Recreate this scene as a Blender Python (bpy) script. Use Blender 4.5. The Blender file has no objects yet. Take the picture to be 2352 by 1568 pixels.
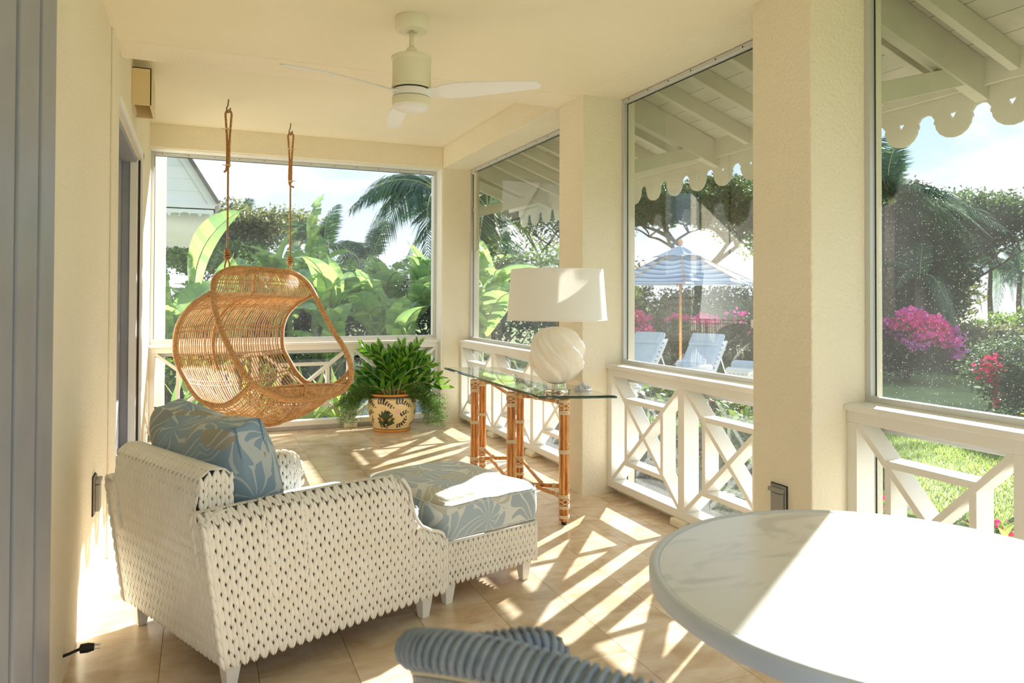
import bpy, bmesh, math, random
import numpy as np
from mathutils import Vector, Matrix
random.seed(7); RNG = np.random.default_rng(11)
PI = math.pi
C = bpy.context.scene.collection
# ------------------------------------------------------------------ camera, sky, sun, exposure
cam = bpy.data.cameras.new('camera'); camo = bpy.data.objects.new('camera', cam); C.objects.link(camo)
YAW, PITCH, ROLL = 0.4007, 0.0139, 0.0031
fw = Vector((math.sin(YAW)*math.cos(PITCH), math.cos(YAW)*math.cos(PITCH), math.sin(PITCH)))
r0 = Vector((math.cos(YAW), -math.sin(YAW), 0)); u0 = r0.cross(fw)
r1 = math.cos(ROLL)*r0 + math.sin(ROLL)*u0; u1 = -math.sin(ROLL)*r0 + math.cos(ROLL)*u0
m = Matrix((r1, u1, -fw)).transposed().to_4x4(); m.translation = Vector((0, 0, 1.45)); camo.matrix_world = m
cam.sensor_width = 36; cam.lens = 1698.87/2352*36
cam.shift_x = 0.0; cam.shift_y = (659.37-784)/2352
cam.clip_start = 0.05; cam.clip_end = 400
cam.dof.use_dof = True; cam.dof.focus_distance = 4.6; cam.dof.aperture_fstop = 4.0
bpy.context.scene.camera = camo
sc = bpy.context.scene
sc.view_settings.view_transform = 'Standard'; sc.view_settings.look = 'None'
sc.view_settings.gamma = 1.0; sc.view_settings.use_curve_mapping = False
sc.view_settings.exposure = 0.32
sc.cycles.max_bounces = 10; sc.cycles.diffuse_bounces = 6; sc.cycles.transparent_max_bounces = 24
sc.cycles.sample_clamp_indirect = 6.0
SUN_AZ = math.radians(34); SUN_EL = math.radians(22.5)
w = bpy.data.worlds.new('sky'); sc.world = w; w.use_nodes = True
nt = w.node_tree; nt.nodes.clear()
out = nt.nodes.new('ShaderNodeOutputWorld'); bg = nt.nodes.new('ShaderNodeBackground')
tc = nt.nodes.new('ShaderNodeTexCoord'); sep = nt.nodes.new('ShaderNodeSeparateXYZ')
nt.links.new(tc.outputs['Generated'], sep.inputs[0])
ramp = nt.nodes.new('ShaderNodeValToRGB'); nt.links.new(sep.outputs['Z'], ramp.inputs[0])
cr = ramp.color_ramp; cr.elements[0].position = 0.0; cr.elements[0].color = (0.90, 0.94, 0.98, 1)
cr.elements[1].position = 0.9; cr.elements[1].color = (0.40, 0.60, 0.90, 1)
e = cr.elements.new(0.25); e.color = (0.55, 0.77, 1.0, 1)
mp = nt.nodes.new('ShaderNodeMapping'); mp.inputs['Scale'].default_value = (3, 3, 7)
nt.links.new(tc.outputs['Generated'], mp.inputs[0])
nz = nt.nodes.new('ShaderNodeTexNoise'); nz.inputs['Scale'].default_value = 1.3; nz.inputs['Detail'].default_value = 8
nz.inputs['Roughness'].default_value = 0.55; nt.links.new(mp.outputs[0], nz.inputs[0])
cr2 = nt.nodes.new('ShaderNodeValToRGB'); nt.links.new(nz.outputs[0], cr2.inputs[0])
cr2.color_ramp.elements[0].position = 0.48; cr2.color_ramp.elements[1].position = 0.62
mx = nt.nodes.new('ShaderNodeMix'); mx.data_type = 'RGBA'
nt.links.new(cr2.outputs[0], mx.inputs[0]); nt.links.new(ramp.outputs[0], mx.inputs[6]); mx.inputs[7].default_value = (0.97, 0.97, 0.98, 1)
nt.links.new(mx.outputs[2], bg.inputs[0]); bg.inputs[1].default_value = 1.02
nt.links.new(bg.outputs[0], out.inputs[0])
SKY = bg
sd = bpy.data.lights.new('sun', 'SUN'); sd.energy = 14.5; sd.angle = math.radians(0.8); sd.color = (1.0, 0.965, 0.92)
so = bpy.data.objects.new('sun', sd); C.objects.link(so)
sdir = Vector((math.cos(SUN_EL)*math.cos(SUN_AZ), math.cos(SUN_EL)*math.sin(SUN_AZ), math.sin(SUN_EL)))
so.rotation_euler = sdir.to_track_quat('Z', 'Y').to_euler(); so.location = (20, 15, 12)

# ------------------------------------------------------------------ materials
def srgb(r, g, b):
    f = lambda c: (c/12.92 if c <= .04045 else ((c+.055)/1.055)**2.4)
    return (f(r/255), f(g/255), f(b/255), 1)
MATS = {}
def mat(name, col, rough=0.6, metal=0.0, noise=None, bump=None, spec=0.5, trans=0.0, coat=0.0, transl=0.0):
    """noise=(scale, second colour, low, high); bump=(scale, strength, distance)"""
    m = bpy.data.materials.new(name); m.use_nodes = True; n = m.node_tree.nodes; l = m.node_tree.links
    b = n['Principled BSDF']; b.inputs['Base Color'].default_value = col; b.inputs['Roughness'].default_value = rough
    b.inputs['Metallic'].default_value = metal; b.inputs['Specular IOR Level'].default_value = spec
    b.inputs['Transmission Weight'].default_value = trans; b.inputs['Coat Weight'].default_value = coat
    tcn = n.new('ShaderNodeTexCoord'); csock = None
    if noise:
        t = n.new('ShaderNodeTexNoise'); t.inputs['Scale'].default_value = noise[0]; t.inputs['Detail'].default_value = 6
        l.new(tcn.outputs['Object'], t.inputs[0])
        r = n.new('ShaderNodeValToRGB'); r.color_ramp.elements[0].position = noise[2]; r.color_ramp.elements[1].position = noise[3]
        r.color_ramp.elements[0].color = col; r.color_ramp.elements[1].color = noise[1]
        l.new(t.outputs[0], r.inputs[0]); l.new(r.outputs[0], b.inputs['Base Color']); csock = r.outputs[0]
    if bump:
        t = n.new('ShaderNodeTexNoise'); t.inputs['Scale'].default_value = bump[0]; t.inputs['Detail'].default_value = 4
        l.new(tcn.outputs['Object'], t.inputs[0])
        bn = n.new('ShaderNodeBump'); bn.inputs['Strength'].default_value = bump[1]; bn.inputs['Distance'].default_value = bump[2]
        l.new(t.outputs[0], bn.inputs['Height']); l.new(bn.outputs[0], b.inputs['Normal'])
    if transl > 0:
        tr = n.new('ShaderNodeBsdfTranslucent'); ms = n.new('ShaderNodeMixShader'); ms.inputs[0].default_value = transl
        if csock: l.new(csock, tr.inputs[0])
        else: tr.inputs[0].default_value = col
        l.new(b.outputs[0], ms.inputs[1]); l.new(tr.outputs[0], ms.inputs[2]); l.new(ms.outputs[0], n['Material Output'].inputs[0])
    MATS[name] = m
    return m
M = {}
M['stucco'] = mat('stucco', srgb(241, 232, 211), 0.85, noise=(1.5, srgb(236, 226, 202), .35, .75), bump=(55, .8, .010))
M['ceiling'] = mat('ceiling_paint', srgb(238, 229, 206), 0.8, noise=(0.8, srgb(233, 223, 197), .35, .75), bump=(30, .08, .003))
M['white'] = mat('white_paint', srgb(240, 238, 232), 0.42, noise=(3, srgb(233, 230, 222), .4, .8))
M['offwhite'] = mat('offwhite_paint', srgb(204, 200, 180), 0.5, noise=(3, srgb(186, 181, 158), .35, .8), bump=(25, .1, .003))
M['soffit'] = mat('soffit_paint', srgb(196, 193, 174), 0.6, noise=(4, srgb(176, 172, 150), .4, .75), bump=(25, .12, .003))
M['alu'] = mat('aluminium', srgb(205, 207, 206), 0.38, 0.35)
M['gasket'] = mat('dark_gasket', srgb(40, 38, 34), 0.7)
M['greydoor'] = mat('grey_blue_paint', srgb(150, 153, 162), 0.45, noise=(5, srgb(142, 145, 155), .4, .7))
M['dark'] = mat('dark_interior', srgb(70, 70, 66), 0.6)

# travertine tiles
def tile_mat():
    m = bpy.data.materials.new('travertine'); m.use_nodes = True; n = m.node_tree.nodes; l = m.node_tree.links
    b = n['Principled BSDF']; b.inputs['Roughness'].default_value = 0.16; b.inputs['Specular IOR Level'].default_value = 0.45
    oi = n.new('ShaderNodeObjectInfo'); g = n.new('ShaderNodeNewGeometry')
    add = n.new('ShaderNodeVectorMath'); add.operation = 'ADD'
    cmb = n.new('ShaderNodeCombineXYZ'); mul = n.new('ShaderNodeMath'); mul.operation = 'MULTIPLY'; mul.inputs[1].default_value = 17
    l.new(oi.outputs['Random'], mul.inputs[0]); l.new(mul.outputs[0], cmb.inputs[2])
    l.new(g.outputs['Position'], add.inputs[0]); l.new(cmb.outputs[0], add.inputs[1])
    mp = n.new('ShaderNodeMapping'); mp.inputs['Scale'].default_value = (2.6, 4.2, 2); l.new(add.outputs[0], mp.inputs[0])
    t = n.new('ShaderNodeTexNoise'); t.inputs['Scale'].default_value = 1.6; t.inputs['Detail'].default_value = 9; t.inputs['Roughness'].default_value = .62
    t.inputs['Distortion'].default_value = 0.6; l.new(mp.outputs[0], t.inputs[0])
    r = n.new('ShaderNodeValToRGB'); e = r.color_ramp.elements
    e[0].position = .30; e[0].color = srgb(194, 165, 130); e[1].position = .72; e[1].color = srgb(233, 220, 200)
    k = r.color_ramp.elements.new(.5); k.color = srgb(216, 195, 167)
    l.new(t.outputs[0], r.inputs[0])
    hs = n.new('ShaderNodeHueSaturation'); mr = n.new('ShaderNodeMapRange'); mr.inputs[3].default_value = .93; mr.inputs[4].default_value = 1.05
    l.new(oi.outputs['Random'], mr.inputs[0]); l.new(mr.outputs[0], hs.inputs['Value']); l.new(r.outputs[0], hs.inputs['Color'])
    l.new(hs.outputs[0], b.inputs['Base Color'])
    mr2 = n.new('ShaderNodeMapRange'); mr2.inputs[3].default_value = .12; mr2.inputs[4].default_value = .3
    l.new(t.outputs[0], mr2.inputs[0]); l.new(mr2.outputs[0], b.inputs['Roughness'])
    return m
M['tile'] = tile_mat()
M['grout'] = mat('grout', srgb(176, 152, 120), 0.9)

# window glass with wind-blown dust: clear pane + thin film of specks that catch the light
def glass_mat():
    m = bpy.data.materials.new('dusty_glass'); m.use_nodes = True; n = m.node_tree.nodes; l = m.node_tree.links
    n.remove(n['Principled BSDF']); o = n['Material Output']
    tr = n.new('ShaderNodeBsdfTransparent'); tr.inputs[0].default_value = (.97, .985, .98, 1)
    gl = n.new('ShaderNodeBsdfGlossy'); gl.inputs['Roughness'].default_value = 0.02
    fr = n.new('ShaderNodeFresnel'); fr.inputs[0].default_value = 1.45
    sc1 = n.new('ShaderNodeMath'); sc1.operation = 'MULTIPLY'; sc1.inputs[1].default_value = .16; l.new(fr.outputs[0], sc1.inputs[0])
    m1 = n.new('ShaderNodeMixShader'); l.new(sc1.outputs[0], m1.inputs[0]); l.new(tr.outputs[0], m1.inputs[1]); l.new(gl.outputs[0], m1.inputs[2])
    tl = n.new('ShaderNodeBsdfTranslucent'); tl.inputs[0].default_value = (.8, .8, .78, 1)
    tc = n.new('ShaderNodeTexCoord')
    v = n.new('ShaderNodeTexVoronoi'); v.inputs['Scale'].default_value = 85; l.new(tc.outputs['Object'], v.inputs[0])
    rr = n.new('ShaderNodeValToRGB'); rr.color_ramp.elements[0].position = .0; rr.color_ramp.elements[0].color = (1, 1, 1, 1)
    rr.color_ramp.elements[1].position = .22; rr.color_ramp.elements[1].color = (0, 0, 0, 1); l.new(v.outputs['Distance'], rr.inputs[0])
    gt = n.new('ShaderNodeMath'); gt.operation = 'GREATER_THAN'; gt.inputs[1].default_value = .72
    sp = n.new('ShaderNodeSeparateColor'); l.new(v.outputs['Color'], sp.inputs[0]); l.new(sp.outputs[0], gt.inputs[0])
    mu = n.new('ShaderNodeMath'); mu.operation = 'MULTIPLY'; l.new(rr.outputs[0], mu.inputs[0]); l.new(gt.outputs[0], mu.inputs[1])
    nz = n.new('ShaderNodeTexNoise'); nz.inputs['Scale'].default_value = 2.0; l.new(tc.outputs['Object'], nz.inputs[0])
    mr = n.new('ShaderNodeMapRange'); mr.inputs[1].default_value = .3; mr.inputs[2].default_value = .7; mr.inputs[3].default_value = .006; mr.inputs[4].default_value = .018
    l.new(nz.outputs[0], mr.inputs[0])
    ad = n.new('ShaderNodeMath'); ad.operation = 'MULTIPLY_ADD'; l.new(mu.outputs[0], ad.inputs[0]); ad.inputs[1].default_value = .30; l.new(mr.outputs[0], ad.inputs[2])
    m2 = n.new('ShaderNodeMixShader'); l.new(ad.outputs[0], m2.inputs[0]); l.new(m1.outputs[0], m2.inputs[1]); l.new(tl.outputs[0], m2.inputs[2])
    l.new(m2.outputs[0], o.inputs[0])
    return m
M['glass'] = glass_mat()

# ------------------------------------------------------------------ mesh helpers
class MB:
    def __init__(s): s.v = []; s.f = []; s.mi = []
    def add(s, vs, fs, mi=0):
        k = len(s.v); s.v += [tuple(v) for v in vs]; s.f += [tuple(i+k for i in f) for f in fs]; s.mi += [mi]*len(fs); return s
    def box(s, x0, x1, y0, y1, z0, z1, mi=0):
        x0, x1 = sorted((x0, x1)); y0, y1 = sorted((y0, y1)); z0, z1 = sorted((z0, z1))
        vs = [(x, y, z) for z in (z0, z1) for y in (y0, y1) for x in (x0, x1)]
        return s.add(vs, [(0, 2, 3, 1), (4, 5, 7, 6), (0, 1, 5, 4), (2, 6, 7, 3), (0, 4, 6, 2), (1, 3, 7, 5)], mi)
    def obox(s, c, ax, ay, az, hx, hy, hz, mi=0):
        c = Vector(c); ax = Vector(ax).normalized()*hx; ay = Vector(ay).normalized()*hy; az = Vector(az).normalized()*hz
        vs = [c+i*ax+j*ay+k*az for k in (-1, 1) for j in (-1, 1) for i in (-1, 1)]
        return s.add(vs, [(0, 2, 3, 1), (4, 5, 7, 6), (0, 1, 5, 4), (2, 6, 7, 3), (0, 4, 6, 2), (1, 3, 7, 5)], mi)
    def bar(s, a, b, nrm, wdt, dep, mi=0):
        """rectangular bar from a to b; dep along nrm, wdt across"""
        a = Vector(a); b = Vector(b); d = (b-a); L = d.length; d.normalize(); nrm = Vector(nrm).normalized(); t = nrm.cross(d)
        return s.obox((a+b)/2, d, t, nrm, L/2, wdt/2, dep/2, mi)
    def prism(s, poly, f, t, mi=0):
        """poly: 2-D points; f(u,v,w) -> 3-D; extruded w from 0 to t"""
        n = len(poly); vs = [f(u, v, 0) for u, v in poly]+[f(u, v, t) for u, v in poly]
        fs = [tuple(range(n)), tuple(range(2*n-1, n-1, -1))]+[((i+1) % n, i, n+i, n+(i+1) % n) for i in range(n)]
        return s.add(vs, fs, mi)
    def tube(s, pts, r, k=6, closed=False, mi=0, cap=True):
        pts = [Vector(p) for p in pts]; n = len(pts); rr = r if hasattr(r, '__len__') else [r]*n
        up = None; rings = []
        for i, p in enumerate(pts):
            if closed: t = pts[(i+1) % n]-pts[i-1]
            else: t = pts[min(i+1, n-1)]-pts[max(i-1, 0)]
            if t.length < 1e-9: t = Vector((0, 0, 1))
            t.normalize()
            if up is None: up = t.orthogonal().normalized()
            up = (up-t*up.dot(t));
            if up.length < 1e-6: up = t.orthogonal()
            up.normalize(); sd = t.cross(up)
            rings.append([p+(math.cos(2*PI*j/k)*up+math.sin(2*PI*j/k)*sd)*rr[i] for j in range(k)])
        vs = [v for g in rings for v in g]; fs = []
        for i in range(n if closed else n-1):
            a = i*k; b = ((i+1) % n)*k
            off = 0
            if closed and i == n-1:
                d = [(rings[0][o]-rings[i][0]).length for o in range(k)]; off = d.index(min(d))
            for j in range(k): fs.append((a+j, a+(j+1) % k, b+(j+1+off) % k, b+(j+off) % k))
        if not closed and cap: fs += [tuple(range(k-1, -1, -1)), tuple((n-1)*k+j for j in range(k))]
        return s.add(vs, fs, mi)
    def lathe(s, prof, c=(0, 0, 0), n=32, mi=0, squash=1.0, closed=False):
        vs = []; fs = []; m_ = len(prof)
        for i in range(n):
            a = 2*PI*i/n
            for r, z in prof: vs.append((c[0]+r*math.cos(a), c[1]+r*math.sin(a)*squash, c[2]+z))
        for i in range(n):
            j = (i+1) % n
            for k in range(m_-1 if not closed else m_):
                k2 = (k+1) % m_
                fs.append((i*m_+k, j*m_+k, j*m_+k2, i*m_+k2))
        if not closed:
            if prof[0][0] > 1e-6: fs.append(tuple(i*m_ for i in range(n-1, -1, -1)))
            if prof[-1][0] > 1e-6: fs.append(tuple(i*m_+m_-1 for i in range(n)))
        return s.add(vs, fs, mi)
    def build(s, name, m=None, parent=None, smooth=False, bevel=0, loc=None, kind=None):
        me = bpy.data.meshes.new(name); me.from_pydata([tuple(v) for v in s.v], [], s.f); me.validate()
        ms = m if isinstance(m, (list, tuple)) else [m]
        for q in ms: me.materials.append(q)
        if len(ms) > 1 and len(me.polygons) == len(s.mi): me.polygons.foreach_set('material_index', s.mi)
        if smooth: me.polygons.foreach_set('use_smooth', [True]*len(me.polygons))
        o = bpy.data.objects.new(name, me); C.objects.link(o)
        if parent is not None: o.parent = parent
        if loc is not None: o.location = loc
        if bevel:
            bv = o.modifiers.new('bevel', 'BEVEL'); bv.width = bevel; bv.segments = 2; bv.limit_method = 'ANGLE'
        if kind: o['kind'] = kind
        return o
def autosmooth(o, ang=40):
    me = o.data; me.polygons.foreach_set('use_smooth', [True]*len(me.polygons))
    try: me.set_sharp_from_angle(angle=math.radians(ang))
    except Exception: pass
    return o
def empty(name, loc=(0, 0, 0), rz=0, label=None, cat=None, group=None, kind=None):
    o = bpy.data.objects.new(name, None); C.objects.link(o); o.location = loc; o.rotation_euler = (0, 0, rz)
    return tag(o, label, cat, group, kind)
def tag(o, label=None, cat=None, group=None, kind=None):
    if label: o['label'] = label
    if cat: o['category'] = cat
    if group: o['group'] = group
    if kind: o['kind'] = kind
    return o
def child_local(o, parent):
    """mesh built in world coordinates, parent given afterwards"""
    o.parent = parent; o.matrix_parent_inverse = parent.matrix_basis.inverted(); return o
def copy_tree(o, parent=None, loc=None, rz=None):
    c = o.copy(); C.objects.link(c)
    if parent is not None: c.parent = parent
    if loc is not None: c.location = loc
    if rz is not None: c.rotation_euler = (0, 0, rz)
    for ch in list(o.children): copy_tree(ch, c)
    return c
def catmull(P, n=8, closed=False):
    P = [Vector(p) for p in P]; N = len(P); outp = []
    rng = range(N if closed else N-1)
    for i in rng:
        p0 = P[(i-1) % N] if closed or i > 0 else P[0]*2-P[1]
        p1 = P[i]; p2 = P[(i+1) % N]
        p3 = P[(i+2) % N] if closed or i+2 < N else P[-1]*2-P[-2]
        for j in range(n):
            t = j/n
            outp.append(0.5*((2*p1)+(-p0+p2)*t+(2*p0-5*p1+4*p2-p3)*t*t+(-p0+3*p1-3*p2+p3)*t**3))
    if not closed: outp.append(P[-1])
    return outp

# ------------------------------------------------------------------ structure constants
XL, XR, XG = -0.46, 2.605, 2.94           # left wall, inner face of columns, glass plane of the right side
Y1, HB, HC = 8.216, 2.95, 3.19
COLS = [(8.216, 8.64), (4.82, 5.207), (2.605, 3.0), (0.6, 0.99)]
YG = 8.42
# ---- floor: bedding slab and running-bond travertine tiles
floor = MB().box(XL-0.3, 3.1, -1.6, 8.72, -0.45, -0.006).build('floor', M['grout']); tag(floor, kind='structure')
xs = [-0.128+0.3515*k for k in range(-1, 9)]
for ci in range(len(xs)):
    x0 = xs[ci]; x1 = x0+.3515
    x0c = max(x0, XL-0.01); x1c = min(x1, 3.02)
    off = 2.975 if ci % 2 == 0 else 3.322
    y = off-0.69*7
    while y < 8.7:
        a = max(y, -1.6); b = min(y+0.69, 8.70)
        if b-a > .04:
            g = .0011
            o = MB().box(x0c+g, x1c-g, a+g, b-g, -0.012, 0.0).build('tile', M['tile'], floor)
        y += 0.69
# threshold strip (dark recessed track) along the right wall under the rails
# ---- columns
for i, (a, b) in enumerate(COLS):
    lab = ['cream stucco corner column between the back window and the side windows',
           'cream stucco column right behind the glass console table and lamp',
           'wide cream stucco column with the grey outlet box, behind the round table',
           'cream stucco column out of view beyond the round table'][i]
    o = MB().box(XR, 3.06 if i else 3.06, a, b, -0.3, HB+.02).build('column', M['stucco'], bevel=.008); tag(o, lab, 'column', kind='structure')
# ---- beams
tag(MB().box(XR, 3.06, -1.6, 8.64, HB, 3.45).build('beam', M['stucco'], bevel=.006), 'long stucco beam over the side windows', 'beam', kind='structure')
tag(MB().box(-0.9, XR, Y1, 8.64, HB, 3.45).build('beam', M['stucco'], bevel=.006), 'stucco beam over the back window', 'beam', kind='structure')
# ---- ceiling: low part near the camera, higher tray over the swing
cb = MB().box(-0.9, XR, -1.6, 5.207, HB, 3.05); cb.box(-0.9, XR, 5.207, Y1, HC, 3.30)
ceil = cb.build('ceiling', M['ceiling'], bevel=.005); tag(ceil, kind='structure')
tag(MB().box(XL, XR, 4.86, 5.212, HB-.004, HC+.01).build('beam', M['stucco'], bevel=.004), 'shallow stucco beam across the ceiling step', 'beam', kind='structure')
# roof over everything (keeps the sky out)
# ------------------------------------------------------------------ left wall, doors
wb = MB()
wb.box(XL-.35, XL, -1.6, .6, -.3, 3.3); wb.box(XL-.35, XL, .6, 2.777, 2.8, 3.3); wb.box(XL-.35, XL, 2.777, 5.0, -.3, 3.3)
wb.box(XL-.35, XL, 5.0, 6.9, 2.60, 3.3); wb.box(XL-.35, XL, 6.9, 8.64, -.3, 3.3); wb.box(XL-.35, XL, 5.0, 6.9, -.3, .0)
tag(wb.build('wall_left', M['stucco']), kind='structure')
tag(MB().box(XL, XL+.012, 4.66, 5.0, 0, HB).build('trim_1', M['stucco'], bevel=.004), kind='structure')
# near door: tall grey-blue frame boards
d1 = empty('door_1', (XL, 1.7, 0), kind='structure')
for a, b, dep in ((2.545, 2.777, .03), (2.25, 2.505, .03), (1.95, 2.235, .025)):
    MB().box(-.12, dep, a-1.7, b-1.7, 0, 2.8).build('door_frame', M['greydoor'], d1, bevel=.006)
MB().box(-.16, -.12, -1.1, 1.08, 0, 2.8).build('door_panel', M['greydoor'], d1)
MB().box(-.12, -.005, 2.50-1.7, 2.55-1.7, 0, 2.8).build('gasket', M['gasket'], d1)
# far door: recessed grey leaf with stepped white casing and raised sill
d2 = empty('door_2', (XL, 6.0, 0), kind='structure')
MB().box(-.17, -.13, -1.0, .9, .2, 2.6).build('door_panel', M['greydoor'], d2, bevel=.004)
MB().box(-.13, -.02, .86, .9, .2, 2.59).build('jamb', M['greydoor'], d2, bevel=.003)
MB().box(-.07, -.015, .845, .875, .2, 2.58).build('jamb', M['white'], d2, bevel=.003)
MB().box(-.13, -.02, -1.0, .9, 2.56, 2.60).build('head', M['greydoor'], d2, bevel=.003)
MB().box(-.01, .004, .893, .905, .2, 2.585).build('gasket', M['gasket'], d2)
MB().box(0.0, .025, .905, .975, .0, 2.66).build('casing', M['white'], d2, bevel=.004)
MB().box(0.0, .025, -1.0, .975, 2.60, 2.66).build('casing', M['white'], d2, bevel=.004)
MB().box(-.16, -.02, -1.0, .9, 0, .21).build('sill', M['white'], d2, bevel=.004)
MB().box(-.02, .03, -.99, .9, 0, .17).build('sill', M['white'], d2, bevel=.004)
# box light high on the left wall
wl = empty('wall_light', (XL, 6.23, 2.99), label='cream boxy wall light with an open brown underside, high above the far door', cat='wall light')
b_ = MB(); b_.box(0, .13, -.23, -.215, -.145, .13); b_.box(0, .13, .215, .23, -.145, .13); b_.box(.118, .13, -.23, .23, -.145, .13); b_.box(0, .13, -.23, .23, .118, .13)
b_.build('housing', mat('cream_metal', srgb(226, 205, 158), .5), wl, bevel=.003)
MB().box(.012, .118, -.215, .215, .0, .01).build('reflector', mat('brown_inside', srgb(150, 98, 52), .6), wl)
MB().box(-.005, .008, -.215, .215, -.12, .118).build('mounting_plate', MATS['cream_metal'], wl)
# ------------------------------------------------------------------ outlets
M['greyplastic'] = mat('grey_plastic', srgb(150, 148, 142), .5)
def outlet(pos, sx, label):
    t = empty('outlet_cover', pos, label=label, cat='outlet')
    MB().box(0, sx*.012, -.05, .05, -.09, .09).build('back_plate', M['greyplastic'], t, bevel=.002)
    MB().box(0, sx*.006, -.054, .054, -.094, .094).build('gasket', M['gasket'], t)
    MB().box(sx*.012, sx*.032, -.042, .030, -.075, .055).build('flap', M['greyplastic'], t, bevel=.005)
    MB().box(sx*.012, sx*.036, -.044, .044, .058, .078).build('hinge', M['greyplastic'], t, bevel=.003)
outlet((XL, 4.08, .495), 1, 'grey weatherproof outlet box low on the left wall behind the wicker chaise')
outlet((XR, 2.81, .455), -1, 'grey weatherproof outlet box on the wide column behind the round table')
# plug with stub of cable out of the left wall
M['black'] = mat('black_rubber', srgb(24, 23, 22), .5)
pg = empty('power_plug', (XL, 3.245, .09), label='black three-pin plug on a short cable stub out of the left wall, near the floor', cat='plug')
MB().tube([(-.01, 0, 0), (.02, .004, .006), (.055, .01, .016)], .006, 8).build('cable', M['black'], pg, smooth=True)
autosmooth(MB().lathe([(.007, 0), (.017, .004), (.018, .03), (.014, .045), (.014, .05), (.0, .05)], (0, 0, 0), 16).build('plug_body', M['black'], pg)).matrix_local = Matrix.Translation((.052, .01, .016)) @ Matrix.Rotation(PI/2, 4, 'Y')
for a, b in ((.006, .006), (-.006, .006), (0, -.008)):
    MB().box(.10, .122, .01+a-.003, .01+a+.003, .016+b-.001, .016+b+.001).build('prong', M['alu'], pg)

# ------------------------------------------------------------------ railings (one thing per opening)
def railing(origin, along, inward, L, posts, label):
    """local frame: x along the opening 0..L, y away from the room 0..0.115, z up"""
    t = empty('railing', (0, 0, 0), label=label, cat='railing')
    A = Vector(along); N = -Vector(inward); Mx = Matrix((A, N, Vector((0, 0, 1)))).transposed().to_4x4(); Mx.translation = Vector(origin)
    t.matrix_world = Mx
    W = M['white']
    MB().box(0, L, -.018, .115, .925, .955).build('rail_cap', W, t, bevel=.004)
    MB().box(0, L, 0, .115, .87, .925).build('top_rail', W, t, bevel=.003)
    MB().box(0, L, 0, .115, .05, .105).build('bottom_rail', W, t, bevel=.003)
    ed = [(0, .057)]+[(p-.033, p+.033) for p in posts]+[(L-.057, L)]
    for a, b in ed: MB().box(a, b, .001, .114, .105 if True else 0, .87).build('post', W, t, bevel=.002)
    for p in posts: MB().box(p-.075, p+.075, -.035, .14, 0, .05).build('foot_block', M['stucco'], t, bevel=.012)
    hw = .016
    for i in range(len(ed)-1):
        a = ed[i][1]; b = ed[i+1][0]; c = (a+b)/2; wd = (b-a); q = wd*.262+hw*.5
        z0, z1 = .105, .87; zc = (z0+z1)/2; zs = .225
        for s in (-1, 1):
            MB().box(c+s*q-hw, c+s*q+hw, .006, .109, zc-zs, zc+zs).build('lattice_bar', W, t, bevel=.002)
            MB().box(c-q-hw, c+q+hw, .007, .108, zc+s*zs-hw, zc+s*zs+hw).build('lattice_bar', W, t, bevel=.002)
        for (xa, xb) in ((a, b), (b, a)):
            MB().bar((xa, .0575, z0+.005), (xb, .0575, z1-.005), (0, 1, 0), .030, .106 if xa == a else .104).build('diagonal_bar', W, t, bevel=.002)
    return t
XRL = 2.82
for (a, b, posts, lab) in ((5.207, 8.216, [.983, 1.971], 'white lattice railing under the side window behind the glass console table'),
                           (3.0, 4.82, [.908], 'white lattice railing under the middle side window, beside the bamboo table leg'),
                           (.99, 2.605, [.807], 'white lattice railing under the big right-hand window behind the round table')):
    railing((XRL, a, 0), (0, 1, 0), (-1, 0, 0), b-a, posts, lab)
rb = railing((XR, 8.30, 0), (-1, 0, 0), (0, -1, 0), XR-XL, [XR-1.57, XR-.562], 'white lattice railing under the back window behind the hanging chair')
# side of the back recess painted white
tag(MB().box(XR-.012, XR+.002, Y1+.004, 8.64, 0, HB).build('trim_2', M['white']), kind='structure')
tag(MB().box(XL-.01, XR, Y1+.02, 8.64, HB-.012, HB+.002).build('trim_3', M['white']), kind='structure')
# ------------------------------------------------------------------ windows: aluminium frame + pane (upper and lower light)
def window(name, origin, along, inward, L, z0, z1):
    t = empty(name, kind='structure'); A = Vector(along); N = -Vector(inward)
    Mx = Matrix((A, N, Vector((0, 0, 1)))).transposed().to_4x4(); Mx.translation = Vector(origin); t.matrix_world = Mx
    f = .032; AL = M['alu']
    for (lo, hi, nm) in ((z0, z1, 1), (.03, .86, 0)):
        MB().box(0, f, 0, .03, lo, hi).build('frame', AL, t, bevel=.002); MB().box(L-f, L, 0, .03, lo, hi).build('frame', AL, t, bevel=.002)
        MB().box(f, L-f, 0, .03, hi-f, hi).build('frame', AL, t, bevel=.002); MB().box(f, L-f, 0, .03, lo, lo+f).build('frame', AL, t, bevel=.002)
        MB().box(f, L-f, .030, .034, hi-f-.006, hi-f).build('gasket', M['gasket'], t); MB().box(f, f+.006, .030, .034, lo+f, hi-f).build('gasket', M['gasket'], t)
        MB().box(f+.006, L-f, .0295, .0335, lo+f, hi-f-.006).build('pane', M['glass'], t)
    for k in range(int(L/.25)):
        MB().box(.1+.25*k, .108+.25*k, -.003, 0, z1-.018, z1-.010).build('screw', M['gasket'], t)
    return t
window('window_1', (XL, YG, 0), (1, 0, 0), (0, -1, 0), XR-XL-.012, .975, 2.935)
window('window_2', (XG, 8.216, 0), (0, -1, 0), (-1, 0, 0), 3.009, .955, 2.945)
window('window_3', (XG, 4.82, 0), (0, -1, 0), (-1, 0, 0), 1.82, .955, 2.945)
window('window_4', (XG, 2.605, 0), (0, -1, 0), (-1, 0, 0), 1.615, .955, 2.945)
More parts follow.
